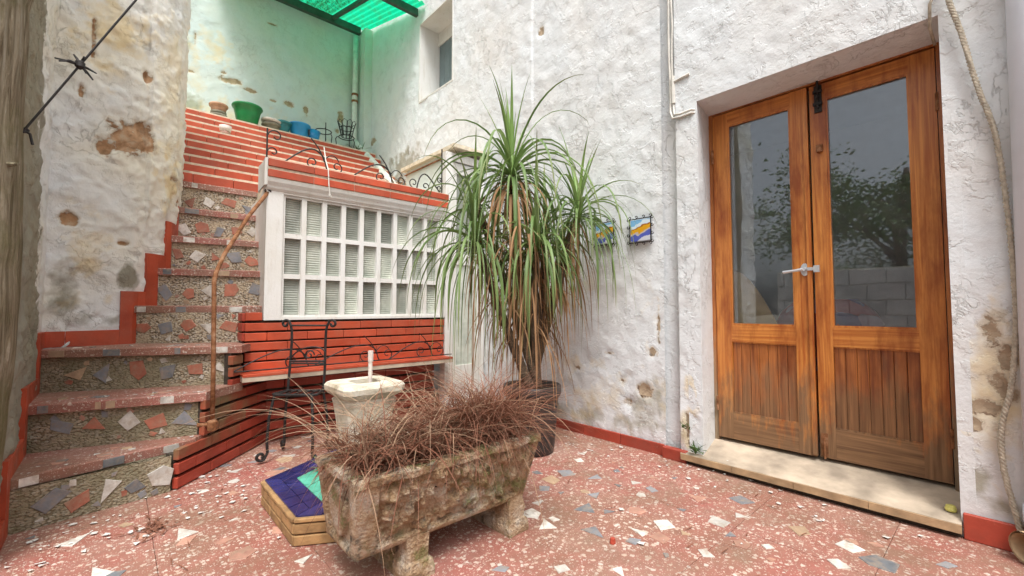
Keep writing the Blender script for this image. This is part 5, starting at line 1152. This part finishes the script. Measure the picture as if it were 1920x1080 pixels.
# ================================================================== litter and weeds
lt = []; v, f_ = [], []; r_ = random.Random(31)
def flake(x, y, z, s):
    o = len(v); n = r_.choice([3, 4, 5]); a0 = r_.random() * 6.28
    for k in range(n): a = a0 + 2 * math.pi * k / n + r_.uniform(-.3, .3); v.append((x + math.cos(a) * s * r_.uniform(.5, 1), y + math.sin(a) * s * r_.uniform(.5, 1), z + r_.uniform(0, .004)))
    f_.append(tuple(range(o, o + n)))
for k in range(290):
    if k < 150: x, y = r_.uniform(-.28, .55), r_.uniform(2.35, 3.3); ok = y < 2.86 + (x + .28) * .15 or y < 2.95 + (x - .25)
    elif k < 215: x, y = r_.uniform(2.35, 2.62), r_.uniform(.2, 2.6); ok = True
    else: x, y = r_.uniform(.2, 2.5), r_.uniform(.4, 3.3); ok = not blocked(x, y)
    if ok: flake(x, y, .0045, r_.choice([.006, .008, .01, .014, .02]))
for k in range(90):
    i = r_.choice([0, 1, 1, 2]); zt, a, b = STEP[i]; u = r_.random(); w_ = r_.uniform(.02, .2); flake(a[0] + (b[0] - a[0]) * u, a[1] + (b[1] - a[1]) * u + w_ * (1 - u * .7), zt + .002, r_.choice([.005, .008, .012]))
for k in range(26): flake(r_.uniform(2.62, 2.9), r_.uniform(.15, 1.2), .068 + .0, .008)
me = bpy.data.meshes.new('paint_flakes'); me.from_pydata(v, [], f_); me.materials.append(M['white_flake']); o = link('paint_flakes', me); tag(o, 'white flakes of fallen paint scattered on the floor and steps', 'flakes', kind='stuff')
v, f_, al = [], [], []
for k in range(170):
    x, y = r_.uniform(-.1, 2.5), r_.uniform(.5, 3.2)
    if blocked(x, y): continue
    a = r_.random() * 6.28; strand(v, f_, al, (x, y, .006), (math.cos(a), math.sin(a), .05), r_.uniform(.02, .09), .5, .0022, 5, r_, wallx=2.6)
for k in range(60):
    a = r_.random() * 6.28; strand(v, f_, al, (.14 + r_.gauss(0, .03), 2.47 + r_.gauss(0, .04), .006), (math.cos(a), math.sin(a), .25), r_.uniform(.02, .06), 4, .004, 4, r_)
o = link('leaf_litter', strands_mesh('leaf_litter', v, f_, al, 'dry_stem')); tag(o, 'dry brown leaf and twig litter on the terrazzo floor', 'litter', kind='stuff')
def weed(x, y, z, n, L, lab, m='weed', spread=1.0, wallx=2.63):
    v, f_, al = [], [], []
    for k in range(n):
        a = r_.random() * 6.28; strand(v, f_, al, (x + r_.gauss(0, .012 * spread), y + r_.gauss(0, .02 * spread), z + r_.random() * .03), (math.cos(a), math.sin(a), r_.uniform(.2, 1.4)), L * r_.uniform(.4, 1), r_.uniform(2, 9), .005, 5, r_, wallx=wallx, floor=z - .05)
    t = thing('weed', (x, y, z), lab, 'weed'); o = link('leaves', strands_mesh('leaves', v, f_, al, m), t)
weed(2.625, 1.25, .075, 26, .07, 'small green weed at the left end of the door sill'); weed(2.63, 1.33, .20, 12, .06, 'tiny green weed growing out of the wall beside the doors')
weed(2.60, 4.92, 2.42, 150, .34, 'dry pale brush growing beside the sloping drain pipe', 'palm_leaf_dead', 6, 2.65); weed(2.45, 5.98, 3.14, 30, .16, 'green weed at the foot of the corner drain pipe', 'weed', 2.5)
weed(.80, 2.32, .115, 8, .12, 'single dusty green shoot left of the marble pedestal', 'weed', 1.0)
ylw = thing('bottle_cap', (2.72, .17, .08), 'small yellow plastic bit on the right end of the door sill', 'litter')
mb = MB(); mb.lathe(2.70, .17, [(.018, .078), (.02, .085), (.016, .10), (.012, .102)], 14); build(mb, 'cap', 'yellow_plastic', ylw)
bfr = thing('brick_fragment', (1.52, 1.08, 0), 'small orange brick fragment lying on the open floor', 'rubble')
mb = MB(); pts_ = [(r_.uniform(.7, 1) * .016 * math.cos(a), r_.uniform(.7, 1) * .014 * math.sin(a)) for a in [k * 1.05 for k in range(6)]]; mb.rings([[(1.52 + x, 1.08 + y, .001) for x, y in pts_], [(1.52 + x * .8, 1.08 + y * .8, .02) for x, y in pts_]]); build(mb, 'piece', 'red_tile_low', bfr)

# a tree beyond the block wall (only its reflection shows)
tree = thing('garden_tree', (-5.2, 1.2, 0), 'dark leafy tree beyond the block wall, reflected in the glass', 'tree')
mb = MB(); mb.tube([(-5.2, 1.2, 0), (-5.15, 1.25, 1.4), (-5.2, 1.2, 2.6), (-5.1, 1.1, 3.6)], [.16, .13, .09, .04], 10)
for k in range(9):
    a = k * .7; mb.tube([(-5.17, 1.22, 1.6 + .15 * k), (-5.17 + math.cos(a) * .6, 1.22 + math.sin(a) * .7, 2.3 + .17 * k), (-5.17 + math.cos(a) * 1.1, 1.22 + math.sin(a) * 1.3, 2.6 + .18 * k)], [.05, .035, .015], 6)
build(mb, 'trunk', 'bark', tree, True)
v, f_, al = [], [], []; r_ = random.Random(8)
cl_ = [(r_.gauss(0, .8), r_.uniform(-2.2, 2.2), r_.gauss(-.35, .55)) for _ in range(60)]
for k in range(15000):
    c = r_.choice(cl_); x, y, z = -5.15 + c[0] + r_.gauss(0, .22), 1.2 + c[1] + r_.gauss(0, .25), 3.1 + c[2] + r_.gauss(0, .2); a = r_.random() * 6.28; b = r_.uniform(-.8, .8); s = r_.uniform(.03, .06); o_ = len(v)
    d = Vector((math.cos(a) * math.cos(b), math.sin(a) * math.cos(b), math.sin(b))); e = d.orthogonal().normalized(); p = Vector((x, y, z)); v += [tuple(p - d * s), tuple(p + e * s * .45), tuple(p + d * s), tuple(p - e * s * .45)]; f_.append((o_, o_ + 1, o_ + 2, o_ + 3)); al += [.2] * 4
o = link('crown', strands_mesh('crown', v, f_, al, 'weed'), tree); o['kind'] = 'stuff'

for o in BASES:
    if 'base' in o: del o['base']
